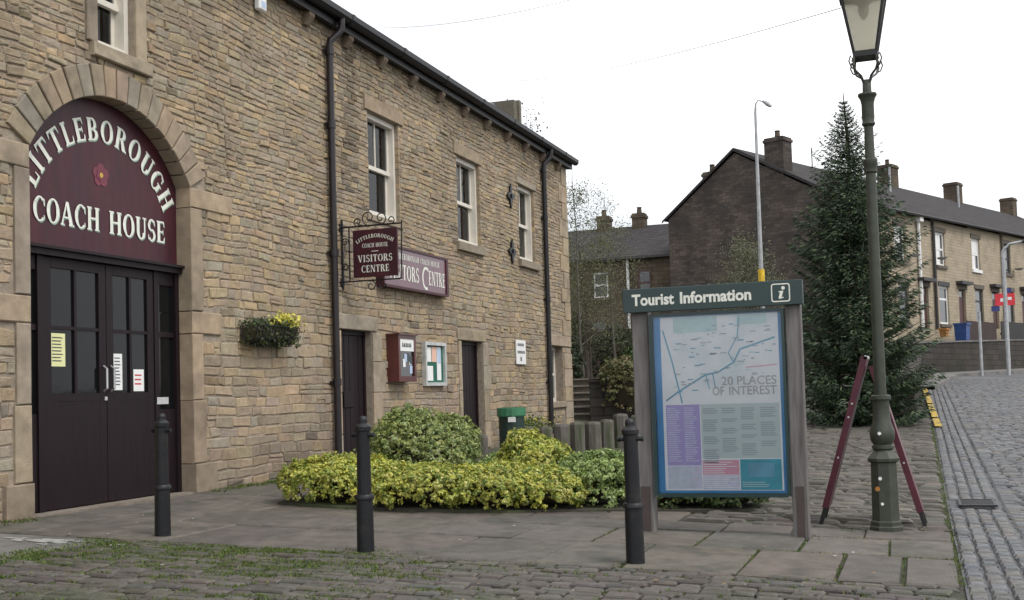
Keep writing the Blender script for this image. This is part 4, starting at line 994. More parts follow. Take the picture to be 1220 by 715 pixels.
# poster case
px = TX-.085
b_ = MB(); b_.box((px-.025, 2.175, .14), (px+.05, 2.205, 1.72)); b_.box((px-.025, 1.05, .14), (px+.05, 1.075, 1.72)); b_.box((px-.025, 1.075, 1.70), (px+.05, 2.175, 1.725)); b_.box((px-.025, 1.075, .13), (px+.05, 2.175, .165)); b_.box((px+.02, 1.075, .165), (px+.05, 2.175, 1.70))
b_.build('case', 'sign_green', TS)
mat('print_blue', (.035, .25, .55), .6, nscale=3, namt=.25); mat('print_white', (.85, .87, .88), .6, nscale=5, namt=.07, col2=(.50, .68, .70), c2scale=1.6, c2lo=.5, c2hi=.75)
mat('print_purple', (.42, .36, .68), .6, nscale=40, namt=.2, stretch=(1, 3, 9)); mat('print_sage', (.56, .66, .64), .6, nscale=40, namt=.12, stretch=(1, 3, 9)); mat('print_pink', (.72, .36, .46), .6, nscale=40, namt=.25, stretch=(1, 3, 9))
mat('print_teal', (.05, .36, .46), .6, nscale=10, namt=.15); mat('print_grey', (.38, .46, .49), .6, nscale=60, namt=.35, stretch=(1, 4, 12)); mat('print_line', (.13, .38, .52), .6); mat('print_title', (.46, .46, .45), .6); mat('print_lilac', (.62, .62, .76), .6, nscale=20, namt=.15); mat('print_pale', (.52, .70, .70), .6, nscale=8, namt=.12)
X_ = px+.016
PO = MB().box((X_, 1.075, .165), (X_+.003, 2.175, 1.70)).build('poster', 'print_blue', TS)
def pr_(name, y0, y1, z0, z1, mt_, lay): boxpart(name, (X_-.0012*lay, min(y0, y1), z0), (X_-.0012*lay+.001, max(y0, y1), z1), mt_, PO)
pr_('map_sheet', 2.115, 1.105, .185, 1.69, 'print_white', 1)
pr_('map_tint', 2.0, 1.62, 1.55, 1.685, 'print_pale', 2); pr_('map_tint', 1.45, 1.2, 1.6, 1.685, 'print_pale', 2)
pr_('text_panel', 2.09, 1.795, .40, .925, 'print_purple', 2); pr_('text_panel', 2.09, 1.795, .20, .395, 'print_lilac', 2); pr_('text_panel', 1.785, 1.12, .46, .925, 'print_sage', 2)
pr_('text_panel', 1.785, 1.475, .32, .445, 'print_pink', 2); pr_('text_panel', 1.785, 1.475, .195, .315, 'print_lilac', 2); pr_('text_panel', 1.465, 1.12, .19, .45, 'print_teal', 2)
for c_ in range(4):
    z = .89
    while z > .53:
        h = random.uniform(.04, .16); y = 1.77-c_*.163
        for i in range(int(h/.018)): pr_('text_line', y, y-.135*random.uniform(.75, 1), z-i*.018-.010, z-i*.018, 'print_grey', 3)
        z -= h+.03
for (ya, yb, za, zb, mt_) in ((1.78, 1.48, .20, .44, 'print_white'), (1.45, 1.14, .21, .27, 'print_pale'), (2.08, 1.80, .21, .39, 'print_pale')):
    z = zb-.012
    while z > za: pr_('text_line', ya, ya-(ya-yb)*random.uniform(.55, 1), z-.006, z, mt_, 3); z -= .018
pr_('photo_print', 1.40, 1.18, .30, .42, 'print_line', 3)
for c_ in range(2):
    z = .9
    while z > .43:
        y = 2.08-c_*.148; pr_('text_line', y, y-.12*random.uniform(.6, 1), z-.008, z, 'print_lilac', 3); z -= .019
def poly_line(pts, w, mt_, lay=3):
    b_ = MB()
    for (a, b), (c, d) in zip(pts[:-1], pts[1:]):
        dx, dz = c-a, d-b; l = math.hypot(dx, dz); nx, nz = -dz/l*w/2, dx/l*w/2
        b_.add([(X_-.0012*lay, a+nx, b+nz), (X_-.0012*lay, c+nx, d+nz), (X_-.0012*lay, c-nx, d-nz), (X_-.0012*lay, a-nx, b-nz)], [(0, 1, 2, 3)])
    b_.build('map_line', mt_, PO)
YZ = lambda u, v: (2.115-u*1.01, 1.69-v*.75)
poly_line([YZ(.02, .15), YZ(.09, .5), YZ(.17, 1.0)], .013, 'print_line', 3); poly_line([YZ(.03, .97), YZ(.15, .86), YZ(.38, .68), YZ(.48, .66), YZ(.62, .55), YZ(.68, .40), YZ(.97, .28)], .014, 'print_line', 4)
poly_line([YZ(.62, .55), YZ(.58, .44), YZ(.66, .25), YZ(.68, .03)], .008, 'print_line', 5); poly_line([YZ(.38, .68), YZ(.41, .85)], .008, 'print_line', 5); poly_line([YZ(.44, .67), YZ(.46, .84)], .009, 'print_line', 6); poly_line([YZ(.72, .61), YZ(.98, .59)], .008, 'print_pink', 5)
for i in range(95):
    u, v = random.uniform(.06, .95), random.uniform(.10, .95)
    if u > .42 and v > .70: continue
    y, z = YZ(u, v); w = random.uniform(.015, .06); pr_('map_label', y, y-w, z, z+random.uniform(.006, .010), random.choice(['print_grey', 'print_line', 'print_grey', 'print_pale']), 7)
text_part('title', '20', .105, lambda u, v, d: (X_-.008, 1.60-u, 1.085+v), 'print_title', PO, .001, .10); text_part('title', 'PLACES', .105, lambda u, v, d: (X_-.008, 1.47-u, 1.085+v), 'print_title', PO, .001, .33)
text_part('title', 'OF', .105, lambda u, v, d: (X_-.008, 1.68-u, 1.0+v), 'print_title', PO, .001, .10); text_part('title', 'INTEREST', .105, lambda u, v, d: (X_-.008, 1.54-u, 1.0+v), 'print_title', PO, .001, .40)
# perspex cover
gm = bpy.data.materials.new('perspex'); gm.use_nodes = True; t = gm.node_tree; t.nodes.clear()
o_ = N(t, 'ShaderNodeOutputMaterial'); tr = N(t, 'ShaderNodeBsdfTransparent'); gl = N(t, 'ShaderNodeBsdfGlossy'); gl.inputs['Roughness'].default_value = .12; ms = N(t, 'ShaderNodeMixShader'); fr_ = N(t, 'ShaderNodeFresnel'); fr_.inputs['IOR'].default_value = 1.45
tr.inputs['Color'].default_value = (.985, .99, 1, 1)
t.links.new(fr_.outputs[0], ms.inputs[0]); t.links.new(tr.outputs[0], ms.inputs[1]); t.links.new(gl.outputs[0], ms.inputs[2]); t.links.new(ms.outputs[0], o_.inputs['Surface']); MATS['perspex'] = gm
boxpart('cover_pane', (px-.018, 1.076, .166), (px-.014, 2.174, 1.699), 'perspex', TS)

# ------------------------------------------------------------------ gas-style street lamp
LX, LY = 10.52, .325; LZ = gz(LX, LY)
LP = thing('street_lamp', (LX, LY, LZ), 'old green iron street lamp with tapered glass lantern beside the kerb', 'street lamp')
c = (LX, LY, LZ)
b_ = MB(); b_.lathe(c, [(.148, -.1), (.148, .045), (.138, .055), (.138, .09), (.125, .10)], 8, rot=R(22.5)); b_.build('plinth', 'lamp_green', LP)
b_ = MB(); b_.lathe(c, [(.122, .10), (.115, .60), (.118, .605), (.140, .615), (.142, .64), (.125, .66), (.09, .70)], 8, rot=R(22.5)); b_.build('pedestal', 'lamp_green', LP)
b_ = MB(); b_.lathe(c, [(.085, .69), (.078, .71), (.092, .725), (.092, .75), (.078, .76), (.098, .79), (.108, .84), (.104, .89), (.080, .95), (.073, 1.02), (.070, 1.14), (.073, 1.15), (.088, 1.155), (.088, 1.185), (.070, 1.195)], 18); shade(b_.build('bulb_collar', 'lamp_green', LP), 35)
b_ = MB(); b_.lathe(c, [(.052, 1.19), (.046, 3.05), (.040, 3.60)], 14); b_.lathe(c, [(.05, 3.16), (.058, 3.17), (.058, 3.22), (.064, 3.23), (.064, 3.28), (.05, 3.29)], 14); shade(b_.build('shaft', 'lamp_green', LP), 35)
b_ = MB(); b_.lathe(c, [(.044, 3.58), (.060, 3.60), (.052, 3.63), (.056, 3.66), (.055, 3.78), (.066, 3.83), (.084, 3.86), (.082, 3.875), (.04, 3.885), (.038, 3.99), (.032, 4.0)], 14); shade(b_.build('capital', 'lamp_green', LP), 35)
lz = LZ+4.215      # underside of the lantern
b_ = MB()
for k in range(4):
    a = R(45+90*k); ca, sa = math.cos(a), math.sin(a)
    pts = [(LX+ca*r, LY+sa*r, LZ+z) for r, z in ((.03, 3.97), (.06, 4.03), (.12, 4.07), (.145, 4.12), (.135, 4.18), (.125, 4.215))]; b_.tube(pts, .011, 6)
    pts = [(LX+ca*r, LY+sa*r, LZ+z) for r, z in ((.12, 4.075), (.17, 4.10), (.195, 4.15), (.175, 4.20), (.15, 4.18), (.16, 4.15))]; b_.tube(pts, .007, 5)
b_.build('frog_bracket', 'lamp_green', LP)
LN = MB(); hb, ht, H = .090, .192, .58       # half widths of the lantern
for k in range(4):
    a = R(45+90*k); s2 = math.sqrt(2); LN.tube([(LX+math.cos(a)*hb*s2, LY+math.sin(a)*hb*s2, lz), (LX+math.cos(a)*ht*s2, LY+math.sin(a)*ht*s2, lz+H)], .013, 6)
def ring(b, hw, z0, z1, th):
    b.box((LX-hw-th, LY-hw-th, z0), (LX+hw+th, LY-hw+th, z1)); b.box((LX-hw-th, LY+hw-th, z0), (LX+hw+th, LY+hw+th, z1)); b.box((LX-hw-th, LY-hw+th, z0), (LX-hw+th, LY+hw-th, z1)); b.box((LX+hw-th, LY-hw+th, z0), (LX+hw+th, LY+hw-th, z1))
ring(LN, hb, lz-.02, lz+.03, .014); ring(LN, ht, lz+H-.03, lz+H+.03, .016)
lan = LN.build('lantern_frame', 'gutter_black', LP)
b_ = MB(); V = [(LX+sx*.225, LY+sy*.225, lz+H+.03) for sx, sy in ((1, 1), (-1, 1), (-1, -1), (1, -1))]+[(LX+sx*.09, LY+sy*.09, lz+H+.26) for sx, sy in ((1, 1), (-1, 1), (-1, -1), (1, -1))]
b_.add(V, [(0, 1, 5, 4), (1, 2, 6, 5), (2, 3, 7, 6), (3, 0, 4, 7), (0, 3, 2, 1)]); b_.lathe((LX, LY, lz+H+.25), [(.09, 0), (.09, .1), (.12, .11), (.1, .16), (.03, .22), (.02, .27), (.03, .3), (.005, .34)], 12); b_.build('lantern_roof', 'gutter_black', lan)
b_ = MB(); b_.lathe((LX, LY, lz+.33), [(.012, .0), (.04, .04), (.05, .09), (.035, .14), (.03, .2)], 12); b_.lathe((LX, LY, lz+.45), [(.03, 0), (.11, .05), (.15, .14)], 16); b_.build('lamp_head', 'grey_metal', lan)
pg = bpy.data.materials.new('lantern_glass'); pg.use_nodes = True; t = pg.node_tree; t.nodes.clear()
o_ = N(t, 'ShaderNodeOutputMaterial'); tl = N(t, 'ShaderNodeBsdfTranslucent'); tl.inputs['Color'].default_value = (.86, .84, .77, 1); df_ = N(t, 'ShaderNodeBsdfTransparent'); df_.inputs['Color'].default_value = (.93, .92, .88, 1); ms = N(t, 'ShaderNodeMixShader'); ms.inputs[0].default_value = .60
gl = N(t, 'ShaderNodeBsdfGlossy'); gl.inputs['Roughness'].default_value = .08; ms2 = N(t, 'ShaderNodeMixShader'); ms2.inputs[0].default_value = .05
t.links.new(tl.outputs[0], ms.inputs[1]); t.links.new(df_.outputs[0], ms.inputs[2]); t.links.new(ms.outputs[0], ms2.inputs[1]); t.links.new(gl.outputs[0], ms2.inputs[2]); t.links.new(ms2.outputs[0], o_.inputs['Surface']); MATS['lantern_glass'] = pg
for k in range(4):
    a = R(90*k); ca, sa = math.cos(a), math.sin(a); tx, ty = -sa, ca
    q = [(hb-.003, -1, hb, .035), (hb-.003, 1, hb, .035), (ht-.003, 1, ht, H-.03), (ht-.003, -1, ht, H-.03)]
    V = [(LX+ca*d+tx*s*w*.9, LY+sa*d+ty*s*w*.9, lz+z) for d, s, w, z in q]; V += [(LX+ca*(d-.004)+tx*s*w*.9, LY+sa*(d-.004)+ty*s*w*.9, lz+z) for d, s, w, z in q]
    MB().add(V, [(0, 1, 2, 3), (7, 6, 5, 4)]).build('pane', 'lantern_glass', lan)
for (dy, z, mt_, s) in ((.02, .86, 'white_plain', .016), (.03, .47, 'white_plain', .016), (.055, .38, 'orange', .022), (.02, .25, 'white_plain', .014)):
    r = .112 if z > .7 else .124
    b_ = MB(); V = [(LX-r*.96-.004, LY+dy+s*math.cos(t_), LZ+z+s*math.sin(t_)) for t_ in np.linspace(0, 2*math.pi, 9)[:-1]]; b_.add(V, [tuple(range(8))]); b_.build('sticker', mt_, LP)

# ------------------------------------------------------------------ sandwich board seen edge-on behind the lamp
ax = 10.80; AB = thing('sandwich_board', (ax+.2, .45, gz(ax, .45)), 'maroon folding sandwich board standing edge-on behind the street lamp', 'sandwich board')
for (yb, s) in ((.905, 1), (.0, -1)):
    yt, ztp = .43+s*.03, 1.31 if s > 0 else 1.22; zb = gz(ax, yb)+.0
    d = Vector((0, yb-yt, zb-ztp)); d.normalize(); n_ = Vector((0, s*-d.z, s*d.y)) if False else Vector((0, -d.z, d.y))*s
    n_.normalize(); th = .028
    def pt(k, off): p = Vector((0, yt, ztp))+(Vector((0, yb, zb))-Vector((0, yt, ztp)))*k; return p+n_*off
    def slab(name, k0, k1, o0, o1, xa, xb, mt_, par, ch=0):
        q = [pt(k0, o0), pt(k1, o0), pt(k1, o1), pt(k0, o1)]; V = [(xa, p.y, p.z) for p in q]+[(xb, p.y, p.z) for p in q]
        return MB().add(V, [(0, 1, 2, 3), (7, 6, 5, 4), (0, 4, 5, 1), (1, 5, 6, 2), (2, 6, 7, 3), (3, 7, 4, 0)]).build(name, mt_, par)
    pn = slab('panel', 0, .9, -th, th, ax, ax+.45, 'board_maroon', AB)
    for xx in (ax+.01, ax+.40): slab('foot', .9, 1.0, -.018, .018, xx, xx+.04, 'gutter_black', AB)
    for k in (.28, .36, .60): q = pt(k, 0); boxpart('screw', (ax-.004, q.y-.008, q.z-.008), (ax, q.y+.008, q.z+.008), 'alu', pn)
b_ = MB(); b_.tube([(ax+.04, .66, .52), (ax+.04, .45, .44), (ax+.04, .24, .55)], .003, 5); b_.build('chain', 'iron', AB)
b_ = MB(); b_.tube([(ax+.0, .45, 1.30), (ax+.45, .45, 1.30)], .02, 8); b_.build('hinge', 'alu', AB)

# ------------------------------------------------------------------ timber posts, litter bin, bedding flowers
def post(x, y, h, r, label):
    z = gz(x, y); t = thing('timber_post', (x, y, z), label, 'post', 'short timber posts by the far end of the coach house')
    b_ = MB(); b_.lathe((x, y, z), [(r*1.05, -.1), (r*.98, h*.4), (r*1.0, h-.04), (r*.86, h), (.01, h+.012)], 7, rot=random.random()); b_.build('shaft', 'stump_wood', t)
PS = [(18.1, 7.08, .56, 'lone short timber post under the second side door'), (17.95, 6.22, .74, 'timber post directly right of the green litter bin'), (18.4, 6.02, .74, 'second timber post to the right of the litter bin'),
      (18.8, 5.85, .74, 'third timber post to the right of the litter bin'), (19.3, 5.72, .74, 'fourth timber post to the right of the litter bin'), (20.0, 5.62, .76, 'fifth timber post to the right of the litter bin'),
      (20.8, 5.58, .76, 'sixth timber post to the right of the litter bin'), (21.8, 5.56, .78, 'seventh timber post to the right of the litter bin'), (22.8, 5.45, .78, 'last timber post of the row, nearest the tourist sign')]
for x, y, h, l in PS: post(x, y, h-.16+random.uniform(-.05, .03), random.uniform(.13, .16), l)
b_ = thing('litter_bin', (17.35, 6.24, gz(17.35, 6.24)), 'green litter bin with a bright green rim among the timber posts', 'bin')
q = MB(); q.lathe((17.35, 6.24, gz(17.35, 6.24)), [(.20, 0), (.21, .74), (.2, .75)], 16); q.build('body', 'dark_green', b_)
q = MB(); q.lathe((17.35, 6.24, gz(17.35, 6.24)), [(.225, .74), (.235, .76), (.235, .88), (.215, .885), (.205, .80), (.05, .79)], 16); q.build('rim', 'green_plastic', b_); boxpart('label_panel', (17.13, 6.10, .60), (17.15, 6.22, .68), 'paper', b_)
t = thing('flower_tub', (19.2, 6.6, gz(19.2, 6.6)), 'round wooden tub of yellow flowers behind the timber posts', 'planter'); q = MB(); q.lathe((19.2, 6.6, gz(19.2, 6.6)), [(.26, 0), (.33, .48), (.29, .49), (.25, .44), (.01, .44)], 14); q.build('tub', 'stump_wood', t)
n = 900; P = np.array([19.2, 6.6, gz(19.2, 6.6)+.52])+rng.normal(size=(n, 3))*np.array([.2, .2, .08]); V, F, T = leaf_mesh(P, rng.normal(size=(n, 3))+np.array([0, 0, .6]), .06, mixtint(n, [(.08, .12, .03), (.05, .08, .02), (.5, .46, .06)], [3, 2, 1.6])); tag(np_obj('flowers', V, F, T, 'leaf', t), kind='stuff')

# ------------------------------------------------------------------ trees
def branch_tree(name, base, h, label, seed, nleaf, leafsize, cols, wts, spread=.3, stems=1, tr=.048, bark='birch_bark', start=.25, group='slender young trees behind the coach house', clump=.35):
    r = random.Random(seed); t = thing(name, base, label, 'tree', group); tb = MB(); tips = []
    for s in range(stems):
        lean = Vector((r.uniform(-.1, .1), r.uniform(-.1, .1), 1)); p = Vector(base)+Vector((r.uniform(-.15, .15)*(stems > 1), r.uniform(-.15, .15)*(stems > 1), -.1)); pts = [p.copy()]; n = 9
        for i in range(n): p = p+lean*(h/n)*(1 if s == 0 else r.uniform(.8, .95))+Vector((r.uniform(-.05, .05), r.uniform(-.05, .05), 0))*h*.12; pts.append(p.copy())
        tb.tube(pts, [tr*(1-.9*i/n) for i in range(n+1)], 7)
        for i in range(int(22*max(1, h/6))):
            k = r.uniform(start, .97); j = k*n; i0 = int(j); q = pts[i0].lerp(pts[min(i0+1, n)], j-i0); a = r.uniform(0, 6.28); L_ = h*spread*(1.1-k)*r.uniform(.6, 1.2)+.25
            d = Vector((math.cos(a), math.sin(a), r.uniform(.5, 1.1))); d.normalize(); bp_ = [q]
            for m_ in range(4): d = (d+Vector((r.uniform(-.25, .25), r.uniform(-.25, .25), r.uniform(-.2, .1)))).normalized(); bp_.append(bp_[-1]+d*L_/4)
            tb.tube(bp_, [tr*.28*(1-k*.6)*(1-.2*m_) for m_ in range(5)], 4, cap=False); tips += bp_[2:]
            for m_ in (2, 3, 4):
                e = bp_[m_]+Vector((r.uniform(-1, 1), r.uniform(-1, 1), r.uniform(-.6, .8)))*L_*.3; tb.tube([bp_[m_], e], [tr*.1, tr*.05], 3, cap=False); tips.append(e)
    tb.build('trunk', bark, t)
    T_ = np.array([tuple(p) for p in tips]); P = T_[rng.integers(0, len(T_), nleaf)]+rng.normal(size=(nleaf, 3))*clump*.5
    V, F, T = leaf_mesh(P, rng.normal(size=(nleaf, 3))+np.array([0, 0, .4]), leafsize, mixtint(nleaf, cols, wts)); np_obj('crown', V, F, T, 'leaf', t)
    return t
SPR = ([(.13, .14, .055), (.10, .11, .05), (.16, .165, .07), (.08, .08, .045)], [3, 3, 2, 2])
branch_tree('birch_tree', (33.0, 9.55, 1.0), 7.3, 'slender leafing birch nearest the coach house corner', 3, 5200, .06, *SPR, spread=.26, start=.15)
branch_tree('birch_tree', (35.5, 9.1, 1.2), 6.3, 'thin birch with sparse leaves left of the tourist sign', 5, 4200, .055, *SPR, spread=.28)
branch_tree('birch_tree', (37.0, 11.3, 1.3), 6.5, 'bushy young birch in front of the slate roofed houses', 8, 5200, .06, *SPR, spread=.28)
branch_tree('willow_bush', (35.0, 9.9, 1.1), 5.0, 'broad olive leafed bush among the birch trunks', 17, 8000, .055, *SPR, spread=.42, stems=3, tr=.05, bark='bark', start=.1, clump=.6)
branch_tree('sapling', (33.9, 11.2, .8), 9.6, 'tall bare sapling whose twigs show above the coach house gutter', 11, 420, .10, [(.10, .09, .06), (.07, .06, .04)], [1, 1], spread=.2, tr=.05)
branch_tree('hawthorn_bush', (43.2, 5.9, 1.9), 4.6, 'pale olive bushy tree between the street light and the conifer', 21, 9000, .08, [(.13, .14, .075), (.10, .11, .055), (.16, .16, .09)], [3, 3, 2], spread=.42, stems=3, tr=.07, bark='bark', start=.1, clump=.6)

# conifer
def conifer(base, h, rad, label):
    t = thing('spruce_tree', base, label, 'tree'); tb = MB(); tb.tube([base, (base[0], base[1], base[2]+h*.5), (base[0]-.02, base[1]+.03, base[2]+h*.85), (base[0]-.04, base[1]+.08, base[2]+h)], [.13, .08, .03, .008], 8)
    P = []; D_ = []; z = .05
    while z < h*.97:
        k = z/h; Rr = rad*(1-math.exp(-((1-k)/.32)**1.3))+.01; nb = max(5, int(15*(1-k)+6)); a0 = random.random()*6
        for i in range(nb):
            a = a0+6.283*i/nb+random.uniform(-.25, .25); L_ = Rr*random.choice((random.uniform(.5, .85), random.uniform(.8, 1.1), random.uniform(1.0, 1.25)))*(1+.14*math.sin(3*a+5*z)*math.sin(2.2*z+a)); lift = .30-.42*(1-k)+random.uniform(-.07, .07)
            pts = []; m_ = 7
            for j in range(m_+1):
                s = j/m_; pts.append(Vector((base[0]-.04*k+math.cos(a)*L_*s, base[1]+.08*k+math.sin(a)*L_*s, base[2]+z+L_*(lift*s+.30*s*s*s)+(.12 if k < .1 else 0))))
            tb.tube([pts[0], pts[3], pts[7]], [.018*(1-k)+.004, .011*(1-k)+.003, .003], 4, cap=False)
            for j in range(1, m_+1):
                ns = int(7+40*(1-k)*(.6+.4*j/m_))
                for _ in range(ns):
                    q = pts[j-1].lerp(pts[j], random.random()); side = random.choice((-1, 1)); wd = L_*.30*(1-.55*j/m_)*random.random()
                    q = q+Vector((-math.sin(a)*side*wd, math.cos(a)*side*wd, -random.random()*.10*(1-k)-.02)); P.append(tuple(q)); D_.append((math.cos(a)+random.uniform(-.6, .6)-math.sin(a)*side*.7, math.sin(a)+random.uniform(-.6, .6)+math.cos(a)*side*.7, random.uniform(-.55, .2)))
        z += (.17*(1-k)+.07)
    tb.build('trunk', 'bark', t)
    P = np.array(P); D_ = np.array(D_); KK = np.clip(.22+1.9*(1-(P[:, 2]-base[2])/h), .22, 1)[:, None]; D_ /= np.linalg.norm(D_, axis=1, keepdims=True); n = len(P); rv = rng.normal(size=(n, 3))+np.array([0, 0, 1.2]); D_[:, 2] -= .18; b_ = np.cross(D_, rv); b_ /= np.linalg.norm(b_, axis=1, keepdims=True); L_ = rng.uniform(.07, .16, n)[:, None]*KK; w = rng.uniform(.008, .017, n)[:, None]*np.sqrt(KK)
    V = np.stack([P, P+D_*L_*.5+b_*w, P+D_*L_, P+D_*L_*.5-b_*w], 1).reshape(-1, 3)
    T = np.repeat(mixtint(n, [(.036, .066, .034), (.055, .09, .042), (.026, .046, .028), (.10, .13, .05)], [3, 3, 2, 1]), 4, 0)
    np_obj('crown', V, np.arange(4*n).reshape(-1, 4), T, 'needle', t); return n
CN = conifer((23.8, 1.12, gz(23.8, 1.12)), 6.75, 1.24, 'dark green conical spruce behind the street lamp')

# ------------------------------------------------------------------ far right: retaining wall, terrace, gable
A_T = R(-21.44); TC = Vector((48.38, 2.67)); tv = Vector((math.cos(A_T), math.sin(A_T))); nv_ = Vector((-math.sin(A_T), math.cos(A_T)))
def tw(t, n): p = TC+tv*t+nv_*n; return p.x, p.y
# raised ground behind the wall
rg = MB(); q = [(43.5, 1.0), (46.9, -.05), (61.3, -4.75), (95, -17), (110, 20), (70, 45), (40, 24), (41.2, 9)]; zt = [2.3, 2.5, 2.85, 4.0, 5, 4.5, 3.2, 2.9]
rg.add([(x, y, z) for (x, y), z in zip(q, zt)]+[(x, y, -1) for x, y in q], [tuple(range(8))]+[(i, (i+1) % 8, 8+(i+1) % 8, 8+i) for i in range(8)]); tag(rg.build('terrain', 'earth'), kind='structure')
def wall_thing(name, pts, label, mt_, th=.3, cope='concrete', cap=.1):
    t = thing(name, (pts[0][0], pts[0][1], pts[0][2]), label, 'wall'); b_ = MB(); c_ = MB()
    for (xa, ya, z0, z1), (xb, yb, z2, z3) in zip(pts[:-1], pts[1:]):
        d = Vector((xb-xa, yb-ya)).normalized(); n = Vector((-d.y, d.x))*th
        V = [(xa, ya, z0), (xb, yb, z2), (xb, yb, z3), (xa, ya, z1), (xa+n.x, ya+n.y, z0), (xb+n.x, yb+n.y, z2), (xb+n.x, yb+n.y, z3), (xa+n.x, ya+n.y, z1)]
        b_.add(V, [(0, 1, 2, 3), (5, 4, 7, 6), (3, 2, 6, 7), (4, 0, 3, 7), (1, 5, 6, 2)])
        n2 = n*.15; V = [(xa-n2.x, ya-n2.y, z1), (xb-n2.x, yb-n2.y, z3), (xb+n.x+n2.x, yb+n.y+n2.y, z3), (xa+n.x+n2.x, ya+n.y+n2.y, z1)]; V += [(x, y, z+cap) for x, y, z in V]
        c_.add(V, [(4, 5, 6, 7), (0, 1, 5, 4), (2, 3, 7, 6), (3, 0, 4, 7), (1, 2, 6, 5), (3, 2, 1, 0)])
    b_.build('wall_body', mt_, t); c_.build('coping', cope, t, ); return t
wall_thing('retaining_wall', [(40.9, 9.2, .2, 2.6), (43.2, .9, .5, 2.35), (46.8, -.2, .7, 2.50), (61.2, -4.9, 1.0, 2.87), (95, -17.2, 2, 4.0)], 'long dark stone retaining wall below the terraced houses', 'retaining_stone', cap=.07)
# pavement by the wall
b_ = MB(); kp = [(37.0, -.45), (46.6, -1.4), (61.0, -6.2), (95, -18.6)]; kq = [(37.0, .2), (46.8, -.15), (61.2, -4.85), (95, -17.1)]
V = []; F = []
for (a, b2), (c, d) in zip(kp, kq): V += [(a, b2, gz(a, b2)+.11), (c, d, gz(c, d)+.12), (a, b2, gz(a, b2)-.1)]
for i in range(3): F += [(3*i, 3*i+3, 3*i+4, 3*i+1), (3*i+2, 3*i+5, 3*i+3, 3*i)]
tag(b_.add(V, F).build('far_pavement', 'concrete'), kind='structure')

